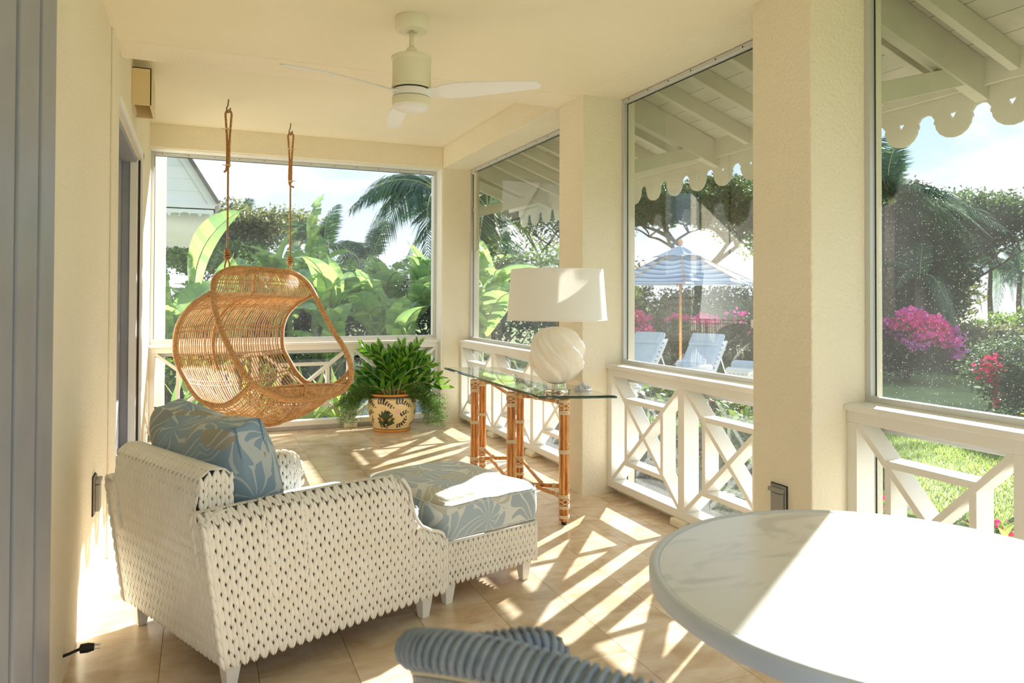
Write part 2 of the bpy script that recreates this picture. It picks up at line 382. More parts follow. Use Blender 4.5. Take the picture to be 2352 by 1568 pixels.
# white sills behind the rails, stucco curb outside under them
for i, (a, b) in enumerate(((5.207, 8.216), (3.0, 4.82), (.99, 2.605))):
    tag(MB().box(2.935, 3.05, a, b, .865, .957).build('trim_%d' % (4+i), M['white'], bevel=.003), kind='structure')
    tag(MB().box(2.90, 3.06, a, b, -.3, .028).build('trim_%d' % (8+i), M['stucco'], bevel=.003), kind='structure')
tag(MB().box(XL, XR, 8.415, 8.6, .865, .977).build('trim_7', M['white'], bevel=.003), kind='structure')
tag(MB().box(XL, XR, 8.39, 8.6, -.3, .04).build('trim_11', M['white'], bevel=.003), kind='structure')

# ------------------------------------------------------------------ eave: rafters, soffit planks, trusses with braces, scalloped valance
XV = 3.92
def sof(x): return 3.10-.367*(x-2.94)                    # underside of the planks
ev = empty('roof_eave', (XG, 3.5, 3.0), label='white eave with rafters, soffit planks and scalloped valance outside the side windows', cat='roof', kind='structure')
def ebuild(mb, name, m, bevel=0): return child_local(mb.build(name, m, bevel=bevel), ev)
YA, YB = -1.8, 9.3
dirx = Vector((1, 0, -.367)).normalized(); nx = Vector((.367, 0, 1)).normalized()
for k in range(8):
    x0 = 2.90+.145*k; p = Vector((x0+.0715, (YA+YB)/2, sof(x0+.0715)+.012))
    for (ya, yb) in ((YA, 1.9), (1.9, 5.6), (5.6, YB)):
        q = p.copy(); q.y = (ya+yb)/2
        ebuild(MB().obox(q, dirx, (0, 1, 0), nx, .0755, (yb-ya)/2-.001, .010), 'plank', M['soffit'], .0025)
ebuild(MB().obox(Vector((3.45, (YA+YB)/2, sof(3.45)+.04)), dirx, (0, 1, 0), nx, .72, (YB-YA)/2, .015), 'roof_deck', M['dark'])
y = 2.50-.406*10
while y < YB-.1:
    a = Vector((2.95, y, sof(2.95)-.065)); b = Vector((3.905, y, sof(3.905)-.052))
    if min(abs(y-t) for t in (2.70, 4.95, 8.1)) > .09:
        ebuild(MB().obox((a+b)/2, dirx, (0, 1, 0), nx, (b-a).length/2, .024, .055), 'rafter', M['offwhite'], .003)
    y += .406
for yt in (2.70, 4.95, 8.08):
    a = Vector((2.95, yt, sof(2.95)-.115)); b = Vector((3.97, yt, sof(3.97)-.10))
    ebuild(MB().obox((a+b)/2, dirx, (0, 1, 0), nx, (b-a).length/2, .036, .10), 'truss_rafter', M['offwhite'], .004)
    ebuild(MB().bar((2.95, yt, 2.43), (3.80, yt, 2.655), (0, 1, 0), .105, .05), 'brace', M['offwhite'], .003)
    ebuild(MB().box(2.95, 2.99, yt-.035, yt+.035, 2.0, 2.95), 'wall_plate', M['offwhite'], .003)
# blocking / fascia behind the valance
ebuild(MB().box(3.885, 3.905, YA, YB, 2.60, 2.76), 'fascia', M['offwhite'], .003)
# scalloped valance boards with triangular cut-outs
def scallop_board(n, pitch, ztop, zval, zbot):
    """2-D outline of n scallops; u along, v up"""
    pts = []; R_ = pitch*.33
    pts.append((0, ztop)); pts.append((0, zval+.008))
    for i in range(n):
        c = (i+.5)*pitch
        pts += [(c-pitch*.5+.0001, zval+.008), (c-pitch*.40, zval), (c-pitch*.33, zval-.03), (c-R_-.006, zval-.045), (c-R_-.006, zval-.055), (c-R_, zval-.06)]
        cz = zbot+R_*.92
        for j in range(9):
            a = PI+PI*j/8; pts.append((c+R_*math.cos(a), cz+R_*.92*math.sin(a)))
        pts += [(c+R_, zval-.06), (c+R_+.006, zval-.055), (c+R_+.006, zval-.045), (c+pitch*.33, zval-.03), (c+pitch*.40, zval), (c+pitch*.5-.0001, zval+.008)]
    pts.append((n*pitch, ztop))
    return pts
def valance(n, pitch, f, thick, ztop=2.625, zval=2.515, zbot=2.365, tri=True):
    """board with holes triangulated by bmesh"""
    bm = bmesh.new(); outl = scallop_board(n, pitch, ztop, zval, zbot)
    vs = [bm.verts.new((u, v, 0)) for u, v in outl]; ed = [bm.edges.new((vs[i], vs[(i+1) % len(vs)])) for i in range(len(vs))]
    if tri:
        for i in range(n):
            c = (i+.5)*pitch; z = zval-.01; s = pitch*.075
            tv = [bm.verts.new(p) for p in ((c-s, z, 0), (c+s, z, 0), (c, z-s*1.5, 0))]
            ed += [bm.edges.new((tv[j], tv[(j+1) % 3])) for j in range(3)]
    g = bmesh.ops.triangle_fill(bm, use_beauty=True, use_dissolve=False, edges=ed)
    fs = [x for x in g['geom'] if isinstance(x, bmesh.types.BMFace)]
    r = bmesh.ops.extrude_face_region(bm, geom=fs)
    bmesh.ops.translate(bm, vec=(0, 0, thick), verts=[v for v in r['geom'] if isinstance(v, bmesh.types.BMVert)])
    bmesh.ops.recalc_face_normals(bm, faces=bm.faces)
    mb = MB(); bm.verts.ensure_lookup_table()
    mb.v = [tuple(f(v.co.x, v.co.y, v.co.z)) for v in bm.verts]; mb.f = [tuple(v.index for v in fc.verts) for fc in bm.faces]; mb.mi = [0]*len(mb.f)
    bm.free(); return mb
PV = .333; y0 = 2.871+PV/2-PV*14
for k in range(4):
    n = 8 if k < 3 else 8
    ys = y0+k*8*PV
    vm = valance(n, PV, lambda u, v, w_, ys=ys: (XV+w_, ys+.001+u*(.9995), v), .018)
    ebuild(vm, 'valance_board', M['offwhite'])
# end return of the eave along the back and gable side
# ================================================================== furniture
M['wicker'] = mat('white_wicker', srgb(246, 242, 234), .5, noise=(9, srgb(240, 234, 222), .4, .75), bump=(120, .15, .001))
M['wicker_gap_shade'] = mat('wicker_gap_shade', srgb(176, 156, 128), .9)  # body under the weave, coloured brown to paint shade into the gaps
def fabric_mat(name, base, c2, c3, cream, scale=5.5):
    m = bpy.data.materials.new(name); m.use_nodes = True; n = m.node_tree.nodes; l = m.node_tree.links
    b = n['Principled BSDF']; b.inputs['Roughness'].default_value = .9; b.inputs['Sheen Weight'].default_value = .15
    tc = n.new('ShaderNodeTexCoord')
    wn = n.new('ShaderNodeTexNoise'); wn.inputs['Scale'].default_value = 3.0; l.new(tc.outputs['Object'], wn.inputs[0])
    wmix = n.new('ShaderNodeMix'); wmix.data_type = 'VECTOR'; wmix.inputs[0].default_value = .22; l.new(tc.outputs['Object'], wmix.inputs[4]); l.new(wn.outputs['Color'], wmix.inputs[5])
    v = n.new('ShaderNodeTexVoronoi'); v.inputs['Scale'].default_value = scale; l.new(wmix.outputs[1], v.inputs[0])
    sc_ = n.new('ShaderNodeVectorMath'); sc_.operation = 'SCALE'; sc_.inputs[3].default_value = 1.0; l.new(wmix.outputs[1], sc_.inputs[0])
    sub = n.new('ShaderNodeVectorMath'); sub.operation = 'SUBTRACT'; l.new(sc_.outputs[0], sub.inputs[0]); l.new(v.outputs['Position'], sub.inputs[1])
    sp = n.new('ShaderNodeSeparateXYZ'); l.new(sub.outputs[0], sp.inputs[0])
    yz = n.new('ShaderNodeMath'); yz.operation = 'ADD'; l.new(sp.outputs[1], yz.inputs[0]); l.new(sp.outputs[2], yz.inputs[1])
    at = n.new('ShaderNodeMath'); at.operation = 'ARCTAN2'; l.new(sp.outputs[0], at.inputs[0]); l.new(yz.outputs[0], at.inputs[1])
    cs = n.new('ShaderNodeSeparateColor'); l.new(v.outputs['Color'], cs.inputs[0])
    ph = n.new('ShaderNodeMath'); ph.operation = 'MULTIPLY_ADD'; l.new(at.outputs[0], ph.inputs[0]); ph.inputs[1].default_value = 11.0
    k6 = n.new('ShaderNodeMath'); k6.operation = 'MULTIPLY'; k6.inputs[1].default_value = 6.28; l.new(cs.outputs[1], k6.inputs[0]); kd = n.new('ShaderNodeMath'); kd.operation = 'MULTIPLY_ADD'; l.new(v.outputs['Distance'], kd.inputs[0]); kd.inputs[1].default_value = 7.0; l.new(k6.outputs[0], kd.inputs[2]); l.new(kd.outputs[0], ph.inputs[2])
    sn = n.new('ShaderNodeMath'); sn.operation = 'SINE'; l.new(ph.outputs[0], sn.inputs[0])
    # thin veins
    vein = n.new('ShaderNodeMath'); vein.operation = 'GREATER_THAN'; vein.inputs[1].default_value = .88; l.new(sn.outputs[0], vein.inputs[0])
    # leaf outline: distance lobed by the fingers
    ds = n.new('ShaderNodeMath'); ds.operation = 'MULTIPLY_ADD'; l.new(sn.outputs[0], ds.inputs[0]); ds.inputs[1].default_value = .13; l.new(v.outputs['Distance'], ds.inputs[2])
    ol = n.new('ShaderNodeMath'); ol.operation = 'GREATER_THAN'; ol.inputs[1].default_value = .70; l.new(ds.outputs[0], ol.inputs[0])
    mxm = n.new('ShaderNodeMath'); mxm.operation = 'MAXIMUM'; l.new(vein.outputs[0], mxm.inputs[0]); l.new(ol.outputs[0], mxm.inputs[1])
    r = n.new('ShaderNodeValToRGB'); e = r.color_ramp.elements; r.color_ramp.interpolation = 'EASE'
    e[0].position = 0; e[0].color = base; e[1].position = 1; e[1].color = c2
    k = e.new(.5); k.color = base; k = e.new(.72); k.color = c3
    l.new(cs.outputs[0], r.inputs[0])
    mm = n.new('ShaderNodeMix'); mm.data_type = 'RGBA'; l.new(mxm.outputs[0], mm.inputs[0]); l.new(r.outputs[0], mm.inputs[6]); mm.inputs[7].default_value = cream
    l.new(mm.outputs[2], b.inputs['Base Color'])
    t = n.new('ShaderNodeTexNoise'); t.inputs['Scale'].default_value = 500; l.new(tc.outputs['Object'], t.inputs[0])
    bn = n.new('ShaderNodeBump'); bn.inputs['Strength'].default_value = .12; bn.inputs['Distance'].default_value = .001; l.new(t.outputs[0], bn.inputs['Height']); l.new(bn.outputs[0], b.inputs['Normal'])
    return m
M['fabric'] = fabric_mat('leaf_print_fabric', srgb(178, 194, 206), srgb(158, 180, 198), srgb(200, 196, 180), srgb(222, 226, 224), 6.5)
M['fabric_dark'] = fabric_mat('leaf_print_fabric_deep', srgb(136, 160, 180), srgb(112, 140, 166), srgb(166, 156, 130), srgb(186, 196, 198), 5.5)
M['seam'] = mat('seam_cord', srgb(214, 216, 212), .9)

def lobe(mb, p, d, nrm, L, Wd, T):
    """one stitch strand: plump leaf shape at p along d, lying on the surface with normal nrm"""
    d = d.normalized(); s = nrm.cross(d).normalized(); k = len(mb.v)
    st = ((-.62, .62, .75), (0.0, 1.0, 1.0), (.62, .62, .75))
    vs = [p-d*L*.5]
    for t, wq, tq in st:
        c = p+d*(t*L*.5)
        for a in (-1.0, -.55, .55, 1.0):
            vs.append(c+s*(a*Wd*.5*wq)+nrm*(T*tq*(0 if abs(a) == 1 else 1)))
    vs.append(p+d*L*.5)
    fs = [(0, 2, 1), (0, 3, 2), (0, 4, 3)]
    for i in range(2):
        a = 1+i*4; b = a+4
        for j in range(3): fs.append((a+j, a+j+1, b+j+1, b+j))
    fs += [(9, 10, 13), (10, 11, 13), (11, 12, 13)]
    mb.add(vs, fs)
def weave(f, U, V, pitch=.034, ph=.047, vlim=None, rs=random.Random(3)):
    """f(u,v)->(point, normal); U metres of columns, V metres of rows (v from low edge); vlim(u)->max v"""
    mb = MB(); nc = max(1, round(U/pitch)); pw = U/nc
    for i in range(nc):
        uc = (i+.5)*pw; vm = vlim(uc) if vlim else V
        nr = max(1, round(vm/ph)); h = vm/nr; off = (.5*h if i % 2 else 0)*0.0
        for j in range(nr):
            vc = (j+.5)*h
            for s in (-1, 1):
                def P(u, v): return f(u, max(v, .10*h))
                a, na = P(uc+s*pw*.38, vc+h*.55); b, nb = P(uc+s*pw*.12, vc-h*.55); c, nc_ = P(uc+s*pw*.25, vc)
                jt = 1+rs.uniform(-.05, .05)
                dd = (a-b)
                if dd.length < .3*h or dd.length > 2.2*h: continue
                lobe(mb, c, dd, nc_, dd.length*1.30*jt, pw*.60*jt, pw*.20)
    return mb
def cushion_mesh(lx, ly, lz, crown=.25, e=.16, n=22, sag=0.0, seed=0, edge_r=None):
    """rounded box with a crowned top; returns MB and the two seam loops"""
    rs = np.random.default_rng(seed); bm = bmesh.new(); bmesh.ops.create_cube(bm, size=2.0)
    bmesh.ops.subdivide_edges(bm, edges=bm.edges, cuts=n, use_grid_fill=True)
    def shape(x, y, z):
        q = 1-e
        # rounded corners in plan
        ax, ay = abs(x), abs(y); r = .16
        if ax > 1-r and ay > 1-r:
            dx, dy = ax-(1-r), ay-(1-r); L = math.hypot(dx, dy); mxx = max(dx, dy)
            if L > 1e-9: k = mxx/L; ax = 1-r+dx*k; ay = 1-r+dy*k
        X = math.copysign(ax, x); Y = math.copysign(ay, y)
        body = max(0.0, (1-X*X))**.5*max(0.0, (1-Y*Y))**.5
        Z = z*(1-.06*(abs(z) > .99)*0)+math.copysign(1, z)*abs(z)**2*crown*body
        bul = 1+.02*(1-z*z)
        return Vector((X*lx/2*bul, Y*ly/2*bul, Z*lz/2))
    from mathutils import noise as mn
    for v in bm.verts:
        x, y, z = v.co
        # soften the box edges
        rz = .35
        az = abs(z)
        m_ = max(abs(x), abs(y))
        p = shape(x, y, z)
        if az > .999 and m_ > .9: p.z -= math.copysign(1, z)*lz*.10*((m_-.9)/.1)**2
        p += Vector((0, 0, 1))*(mn.noise(Vector((x*2+seed, y*2, z)))*.012*lz/.15)
        v.co = p
    mb = MB(); bm.verts.ensure_lookup_table(); mb.v = [tuple(v.co) for v in bm.verts]; mb.f = [tuple(v.index for v in fc.verts) for fc in bm.faces]; mb.mi = [0]*len(mb.f)
    bm.free()
    loops = []
    for zz in (-1, 1):
        lp = []
        N = 24
        for sx in range(4):
            for i in range(N):
                t = -1+2*i/N
                x, y = [(t, -1), (1, t), (-t, 1), (-1, -t)][sx]
                p = shape(x, y, zz*.999); p.z = zz*(lz/2*.80); p.x *= 1.008; p.y *= 1.008; lp.append(p)
        loops.append(lp)
    return mb, loops
def cushion(name, label, mtx, size, fab, crown, seed, group=None, cat='cushion'):
    t = empty(name, label=label, cat=cat, group=group); t.matrix_world = mtx
    mb, loops = cushion_mesh(*size, crown=crown, seed=seed)
    mb.build('cover', fab, t, smooth=True)
    for lp in loops: MB().tube(lp, .0035, 5, closed=True).build('piping', M['seam'], t, smooth=True)
    return t

# ---------- wicker chaise chair (body leans out a little, like the real one) ----------
A1 = math.radians(21.5); B1 = math.radians(93.5)        # own frame: x forward, y across (very slightly raked)
W_ = .915
CH = empty('wicker_armchair', (.085, 2.872, 0), A1, 'low white braided wicker armchair with tapered white feet and a leaf-print pillow', 'armchair')
def T3(x, y, z): return Vector((x+y*math.cos(B1), y*math.sin(B1), z))
def armtop(x):
    P_ = [(-.06, .672), (.30, .675), (.60, .672), (.76, .665), (.805, .648), (.838, .60), (.852, .53), (.872, .47), (.905, .425), (.955, .395), (1.0, .382), (1.028, .365), (1.04, .34)]
    for (xa, za), (xb, zb) in zip(P_, P_[1:]):
        if x <= xb: return za+(zb-za)*(x-xa)/(xb-xa)
    return P_[-1][1]
TH = .095
def back_x(z): return .02-.08*(z-.10)/.57                # outer face of the back
def xshift(x, z): return x+(back_x(z)-.02)*max(0, 1-x/1.0)   # sides rake with the back
# core body
core = MB(); NX = 26
def side_core(y0_, y1_):
    poly = [(.042, .10)]+[(xshift(x, armtop(x))+.034*max(0, 1-x*5)+.004, armtop(x)-.020) for x in np.linspace(.004, 1.012, NX)]+[(1.025, .10)]
    core.prism(poly, lambda u, v, w_: T3(u, y0_+w_, v), y1_-y0_)
side_core(.012, TH-.012); side_core(W_-TH+.012, W_-.012)
core.prism([(.025, .10), (1.0, .10), (1.0, .30), (-.005, .30)], lambda u, v, w_: T3(u, .02+w_, v), W_-.04)
core.prism([(.038, .10), (.12, .10), (.06, .72), (.04, .77), (.006, .77), (-.012, .73), (-.026, .66)], lambda u, v, w_: T3(u, .079+w_, v), W_-.158)
core.build('core', M['wicker_gap_shade'], CH)
def side_surf(yo, sgn):
    def f(u, v, top=None):
        x = u; zt = armtop(x); vert = zt-.045-.10
        Rr = TH/2
        if v <= vert: z = .10+v; return T3(xshift(x, z), yo, z), T3(0, -sgn, 0).normalized()
        a = (v-vert)/Rr
        if a < PI: z = zt-.045+math.sin(a)*.045; y = yo+sgn*(Rr-math.cos(a)*Rr); nn = T3(0, -sgn*math.cos(a), math.sin(a)); return T3(xshift(x, z), y, z), nn.normalized()
        z = zt-.045-(v-vert-PI*Rr); return T3(xshift(x, z), yo+sgn*TH, z), T3(0, sgn, 0).normalized()
    return f
vl = lambda x: (armtop(x)-.145)+PI*TH/2+max(.0, armtop(x)-.045-.45)
weave(side_surf(0, 1), 1.04, 1, .0365, .052, vl).build('side_weave', M['wicker'], CH, kind='stuff')
weave(side_surf(W_, -1), 1.04, 1, .0365, .052, vl).build('side_weave', M['wicker'], CH, kind='stuff')
def back_surf(u, v, ya=0.0, hi=.672):
    y = ya+u
    vert = hi-.05-.10; Rr = .062
    if v <= vert:
        z = .10+v; x = back_x(min(z, .67))+(max(0, z-.67)*.15); return T3(x, y, z), Vector((-1, 0, 0))
    a = (v-vert)/Rr; x0 = back_x(.67)+.01
    if a < PI: z = hi-.05+math.sin(a)*.05; return T3(x0+Rr-math.cos(a)*Rr, y, z), Vector((-math.cos(a), 0, math.sin(a)))
    return T3(x0+2*Rr+.02*(v-vert-PI*Rr), y, hi-.05-(v-vert-PI*Rr)), Vector((1, 0, 0))
weave(lambda u, v: back_surf(u, v, 0.0, .672), .075, 1, .0355, .052, lambda y: .522+.10).build('back_weave', M['wicker'], CH, kind='stuff')
weave(lambda u, v: back_surf(u, v, W_-.075, .672), .075, 1, .0355, .052, lambda y: .522+.10).build('back_weave', M['wicker'], CH, kind='stuff')
weave(lambda u, v: back_surf(u, v, .075, .81), W_-.15, 1, .0355, .052, lambda y: .66+PI*.062+.25).build('back_weave', M['wicker'], CH, kind='stuff')
# returns of the raised back (the end facing the near arm, and the far one)
for yy, sg in ((.072, -1), (W_-.072, 1)):
    def fe(u, v, yy=yy, sg=sg):
        return T3(-.051+u, yy, .63+v), Vector((0, sg, 0))
    weave(fe, .126, .15, .0305, .042, lambda u: .125+.052*math.sqrt(max(0.0, 1-((u-.063)/.064)**2))).build('end_weave', M['wicker'], CH, kind='stuff')
def front_surf(u, v): return T3(1.038, u, .10+v), Vector((1, 0, 0))
weave(front_surf, W_, .24, .0355, .048).build('front_weave', M['wicker'], CH, kind='stuff')
def seat_deck(u, v): return T3(.12+v, u, .302), Vector((0, 0, 1))
# braided edge strands
for pts in ([T3(back_x(z)+.0, -.002, z) for z in np.linspace(.10, .655, 12)], [T3(back_x(z)+.0, W_+.002, z) for z in np.linspace(.10, .655, 12)],
            [T3(1.042, -.002, z) for z in np.linspace(.10, .345, 8)],
            [T3(x, .006, armtop(x)+.004) for x in np.linspace(.79, 1.04, 22)], [T3(x, TH-.006, armtop(x)+.004) for x in np.linspace(.79, 1.04, 22)]):
    MB().tube(pts, .008, 7).build('edge_cord', M['wicker'], CH, smooth=True)
def foot(parent, f, x, y, top=.115):
    mb = MB(); a, b = .032, .018; vs = []
    for z, s_ in ((0, b), (top, a)):
        for sx, sy in ((-1, -1), (1, -1), (1, 1), (-1, 1)): vs.append(f(x+sx*s_, y+sy*s_, z))
    mb.add(vs, [(3, 2, 1, 0), (4, 5, 6, 7)]+[(i, (i+1) % 4, 4+(i+1) % 4, 4+i) for i in range(4)]).build('leg', M['white'], parent, bevel=.003)
for x, y in ((.06, .055), (.06, W_-.055), (.955, .05), (.955, W_-.05)): foot(CH, T3, x, y)
# ---------- ottoman ----------
OT = empty('wicker_ottoman', (1.068, 3.315, 0), math.radians(16.5), 'white braided wicker ottoman pushed against the armchair front', 'ottoman')
LO_, WO = .565, .74
I3 = lambda x, y, z: Vector((x, y, z))
MB().box(.012, LO_-.012, .012, WO-.012, .10, .296).build('core', M['wicker_gap_shade'], OT)
def wrap_side(u, v):
    # goes round the four sides with soft corners
    per = [(0, 0), (LO_, 0), (LO_, WO), (0, WO)]; Ls = [LO_, WO, LO_, WO]; k = 0
    while k < 3 and u > Ls[k]: u -= Ls[k]; k += 1
    a = Vector((*per[k], 0)); b = Vector((*per[(k+1) % 4], 0)); d = (b-a).normalized(); nn = Vector((d.y, -d.x, 0))
    cr_ = .0
    return a+d*u+Vector((0, 0, .10+v)), nn
for k, U in enumerate((LO_, WO, LO_, WO)):
    base = sum((LO_, WO, LO_, WO)[:k])
    weave(lambda u, v, b=base: wrap_side(b+min(max(u, .001), U-.001), v), U, .195, .030, .047).build('side_weave', M['wicker'], OT, kind='stuff')
for px_, py_ in ((0, 0), (LO_, 0), (LO_, WO), (0, WO)): MB().tube([(px_, py_, z) for z in np.linspace(.10, .295, 6)], .009, 7).build('edge_cord', M['wicker'], OT, smooth=True)
MB().tube([(0, 0, .298), (LO_, 0, .298), (LO_, WO, .298), (0, WO, .298)], .010, 7, closed=True).build('edge_cord', M['wicker'], OT, smooth=True)
for x, y in ((.045, .045), (.045, WO-.045), (LO_-.045, .045), (LO_-.045, WO-.045)): foot(OT, I3, x, y)
# ---------- cushions ----------
def mtx(loc, rz, rx=0, ry=0): return Matrix.Translation(loc) @ Matrix.Rotation(rz, 4, 'Z') @ Matrix.Rotation(ry, 4, 'Y') @ Matrix.Rotation(rx, 4, 'X')
def chw(x, y, z): return CH.matrix_world @ T3(x, y, z)
bpy.context.view_layer.update()
cushion('seat_cushion', 'flat leaf-print seat cushion between the wicker arms', mtx(chw(.585, W_/2, .392), A1+math.radians(1.5)), (.86, .70, .17), M['fabric'], .22, 1)
cushion('ottoman_cushion', 'thick pale blue leaf-print cushion on the ottoman, sunlit', mtx(OT.matrix_world @ Vector((LO_/2+.004, WO/2, .393)), math.radians(16.5)), (LO_+.02, WO+.02, .18), M['fabric'], .38, 2)
# loose pillow leaning on the back (local x = thickness)
pl = empty('throw_pillow', label='plump blue leaf-print pillow leaning on the wicker back', cat='pillow')
pl.matrix_world = mtx(chw(.215, .49, .700), A1+math.radians(3.5), 0, math.radians(-13))
bm = bmesh.new(); bmesh.ops.create_cube(bm, size=2); bmesh.ops.subdivide_edges(bm, edges=bm.edges, cuts=24, use_grid_fill=True)
from mathutils import noise as mn
for v in bm.verts:
    x, y, z = v.co; q = (max(0, 1-y**4)**.5)*(max(0, 1-z**4)**.5)
    X = x*(.055+.085*q); Y = y*.375*(1-.05*(1-y*y))*(1-.035*abs(z)); Z = z*.255
    if z > 0: Z += .02*y*y-.022*math.exp(-((y+.1)/.35)**2)*z-.01*math.sin(y*6)*z
    r = .12; ay, az = abs(y), abs(z)
    nn = mn.noise(Vector((x*1.2, y*2.2, z*2.2)))*.014+abs(mn.noise(Vector((x*3+9, y*5, z*3))))*.01
    v.co = Vector((X+nn*(1 if x > 0 else -1), Y, Z+nn*.6))
mb = MB(); bm.verts.ensure_lookup_table(); mb.v = [tuple(v.co) for v in bm.verts]; mb.f = [tuple(v.index for v in f.verts) for f in bm.faces]; bm.free()
cv = mb.build('cover', M['fabric_dark'], pl, smooth=True); ss = cv.modifiers.new('s', 'SMOOTH'); ss.factor = .5; ss.iterations = 4
for sx in (-1, 1):
    lp = []
    for k in range(4):
        for i in range(20):
            t = -1+2*i/20; y, z = [(t, -1), (1, t), (-t, 1), (-1, -t)][k]
            Z = z*.25
            if z > 0: Z += .02*y*y-.022*math.exp(-((y+.1)/.35)**2)*z-.01*math.sin(y*6)*z
            lp.append((sx*.052, y*.365, Z))
    MB().tube(lp, .0028, 5, closed=True).build('piping', mat('pillow_seam', srgb(112, 140, 165), .9), pl, smooth=True)

# ---------- round marble table ----------
RT = empty('round_table', (1.631, 1.357, 0), label='large round white table with marbled top and pale metal rim', cat='table')
def marble():
    m = bpy.data.materials.new('marble'); m.use_nodes = True; n = m.node_tree.nodes; l = m.node_tree.links; b = n['Principled BSDF']
    b.inputs['Roughness'].default_value = .22; tc = n.new('ShaderNodeTexCoord'); mp = n.new('ShaderNodeMapping'); mp.inputs['Rotation'].default_value = (0, 0, .6); mp.inputs['Scale'].default_value = (1.2, 3.0, 1)
    l.new(tc.outputs['Object'], mp.inputs[0]); t = n.new('ShaderNodeTexNoise'); t.inputs['Scale'].default_value = 3; t.inputs['Detail'].default_value = 9; t.inputs['Distortion'].default_value = 1.2
    l.new(mp.outputs[0], t.inputs[0]); r = n.new('ShaderNodeValToRGB'); e = r.color_ramp.elements; e[0].position = .33; e[0].color = srgb(212, 212, 212); e[1].position = .46; e[1].color = srgb(232, 231, 229)
    l.new(t.outputs[0], r.inputs[0]); l.new(r.outputs[0], b.inputs['Base Color']); return m
autosmooth(MB().lathe([(.0, .70), (.57, .70), (.588, .706), (.588, .7365), (.584, .7395), (0, .7395)], n=96).build('tabletop', marble(), RT), 30)
M['rim'] = mat('table_rim', srgb(206, 212, 219), .35)
rimp = [(.586, .694), (.603, .694), (.612, .701), (.613, .732), (.608, .741), (.597, .7435), (.588, .740), (.587, .736)]
autosmooth(MB().lathe(rimp, n=96, closed=True).build('rim', M['rim'], RT), 50)
autosmooth(MB().lathe([(.0, 0), (.29, 0), (.30, .012), (.27, .03), (.10, .055), (.045, .09), (.038, .30), (.055, .36), (.038, .42), (.04, .62), (.09, .68), (.22, .695), (0, .695)], n=40).build('pedestal', M['white'], RT), 40)

# ---------- blue-grey woven dining chair in the corner ----------
M['bluewick'] = mat('blue_grey_wicker', srgb(152, 163, 180), .6, noise=(30, srgb(128, 142, 164), .4, .7))
M['bluedark'] = mat('dark_blue_wicker', srgb(66, 84, 118), .6, noise=(26, srgb(118, 132, 158), .42, .6))
M['creamwick'] = mat('cream_cane', srgb(205, 196, 178), .6)
DC = empty('wicker_dining_chair', (0, 0, 0), label='blue-grey wicker chair with coiled rim tucked beside the round table', cat='chair')
rimc = catmull([(.665, 1.325, .640), (.668, 1.330, .70), (.648, 1.334, .748), (.60, 1.335, .768), (.50, 1.333, .775), (.41, 1.312, .80), (.352, 1.262, .836), (.365, 1.180, .868), (.413, 1.104, .882), (.487, 1.019, .882),
                (.56, .93, .876), (.66, .85, .85), (.76, .80, .80), (.88, .78, .775), (.97, .80, .75), (1.0, .82, .68), (1.0, .825, .63)], 10)
child_local(MB().tube(rimc, .027, 10).build('rim_core', M['bluewick'], DC, smooth=True), DC)
# coil wrapped round the rim
coil = MB(); Ls = [0]
for a, b in zip(rimc, rimc[1:]): Ls.append(Ls[-1]+(b-a).length)
tot = Ls[-1]
def at_len(s):
    i = max(0, min(len(rimc)-2, next((k for k in range(1, len(Ls)) if Ls[k] >= s), len(Ls)-1)-1)); t = (s-Ls[i])/max(1e-9, Ls[i+1]-Ls[i])
    return rimc[i].lerp(rimc[i+1], t), (rimc[i+1]-rimc[i]).normalized()
s = .006
while s < tot-.006:
    p, d = at_len(s); u = Vector((0, 0, 1)); u = (u-d*u.dot(d)); u = u.normalized() if u.length > .1 else d.orthogonal().normalized(); v = d.cross(u)
    coil.tube([p+(u*math.cos(a)+v*math.sin(a))*.029+d*.009*math.cos(a) for a in np.linspace(0, 2*PI, 13)[:-1]], .0062, 5, closed=True); s += .0165
child_local(coil.build('coil_wrap', M['bluewick'], DC, smooth=True, kind='stuff'), DC)
child_local(MB().tube([p+Vector((0, 0, -.036)) for p in rimc[8:-8]], .009, 6).build('cane_band', M['creamwick'], DC, smooth=True), DC)
# woven back: strips hanging from the rim to the seat ring
seatc = Vector((.70, 1.065, .40)); wv = MB(); wd_ = MB(); cr2_ = MB()
def ringpt(p, t):
    q = Vector((p.x, p.y, 0)); c = Vector((seatc.x, seatc.y, 0)); k = .80
    b = c+(q-c)*k; return Vector((q.x+(b.x-q.x)*t, q.y+(b.y-q.y)*t, p.z-.045+(seatc.z-p.z+.045)*t))
sel = rimc[10:-10]
for i in range(0, len(sel)-1):
    for h_ in range(3):
        p = sel[i].lerp(sel[i+1], h_/3); (wv if (i*3+h_) % 3 else cr2_).tube([ringpt(p, t) for t in np.linspace(0, 1, 7)], .0045, 5)
for t in np.linspace(.05, .97, 17):
    wd_.tube([ringpt(p, t)+Vector((0, 0, .004*(-1)**k)) for k, p in enumerate(sel)], .008, 5)
child_local(wv.build('back_canes', M['bluewick'], DC, kind='stuff'), DC); child_local(wd_.build('back_weave', M['bluedark'], DC, kind='stuff'), DC); child_local(cr2_.build('back_canes', M['creamwick'], DC, kind='stuff'), DC)
sp_ = [ringpt(p, 1) for p in sel]; child_local(MB().tube(sp_, .02, 8, closed=True).build('seat_ring', M['bluewick'], DC, smooth=True), DC)
st = MB(); st.add([tuple(p+Vector((0, 0, .0))) for p in sp_]+[tuple(p+Vector((0, 0, .03))) for p in sp_], [tuple(range(len(sp_)-1, -1, -1)), tuple(range(len(sp_), 2*len(sp_)))]+[(i, (i+1) % len(sp_), len(sp_)+(i+1) % len(sp_), len(sp_)+i) for i in range(len(sp_))])
child_local(st.build('seat', M['bluewick'], DC), DC)
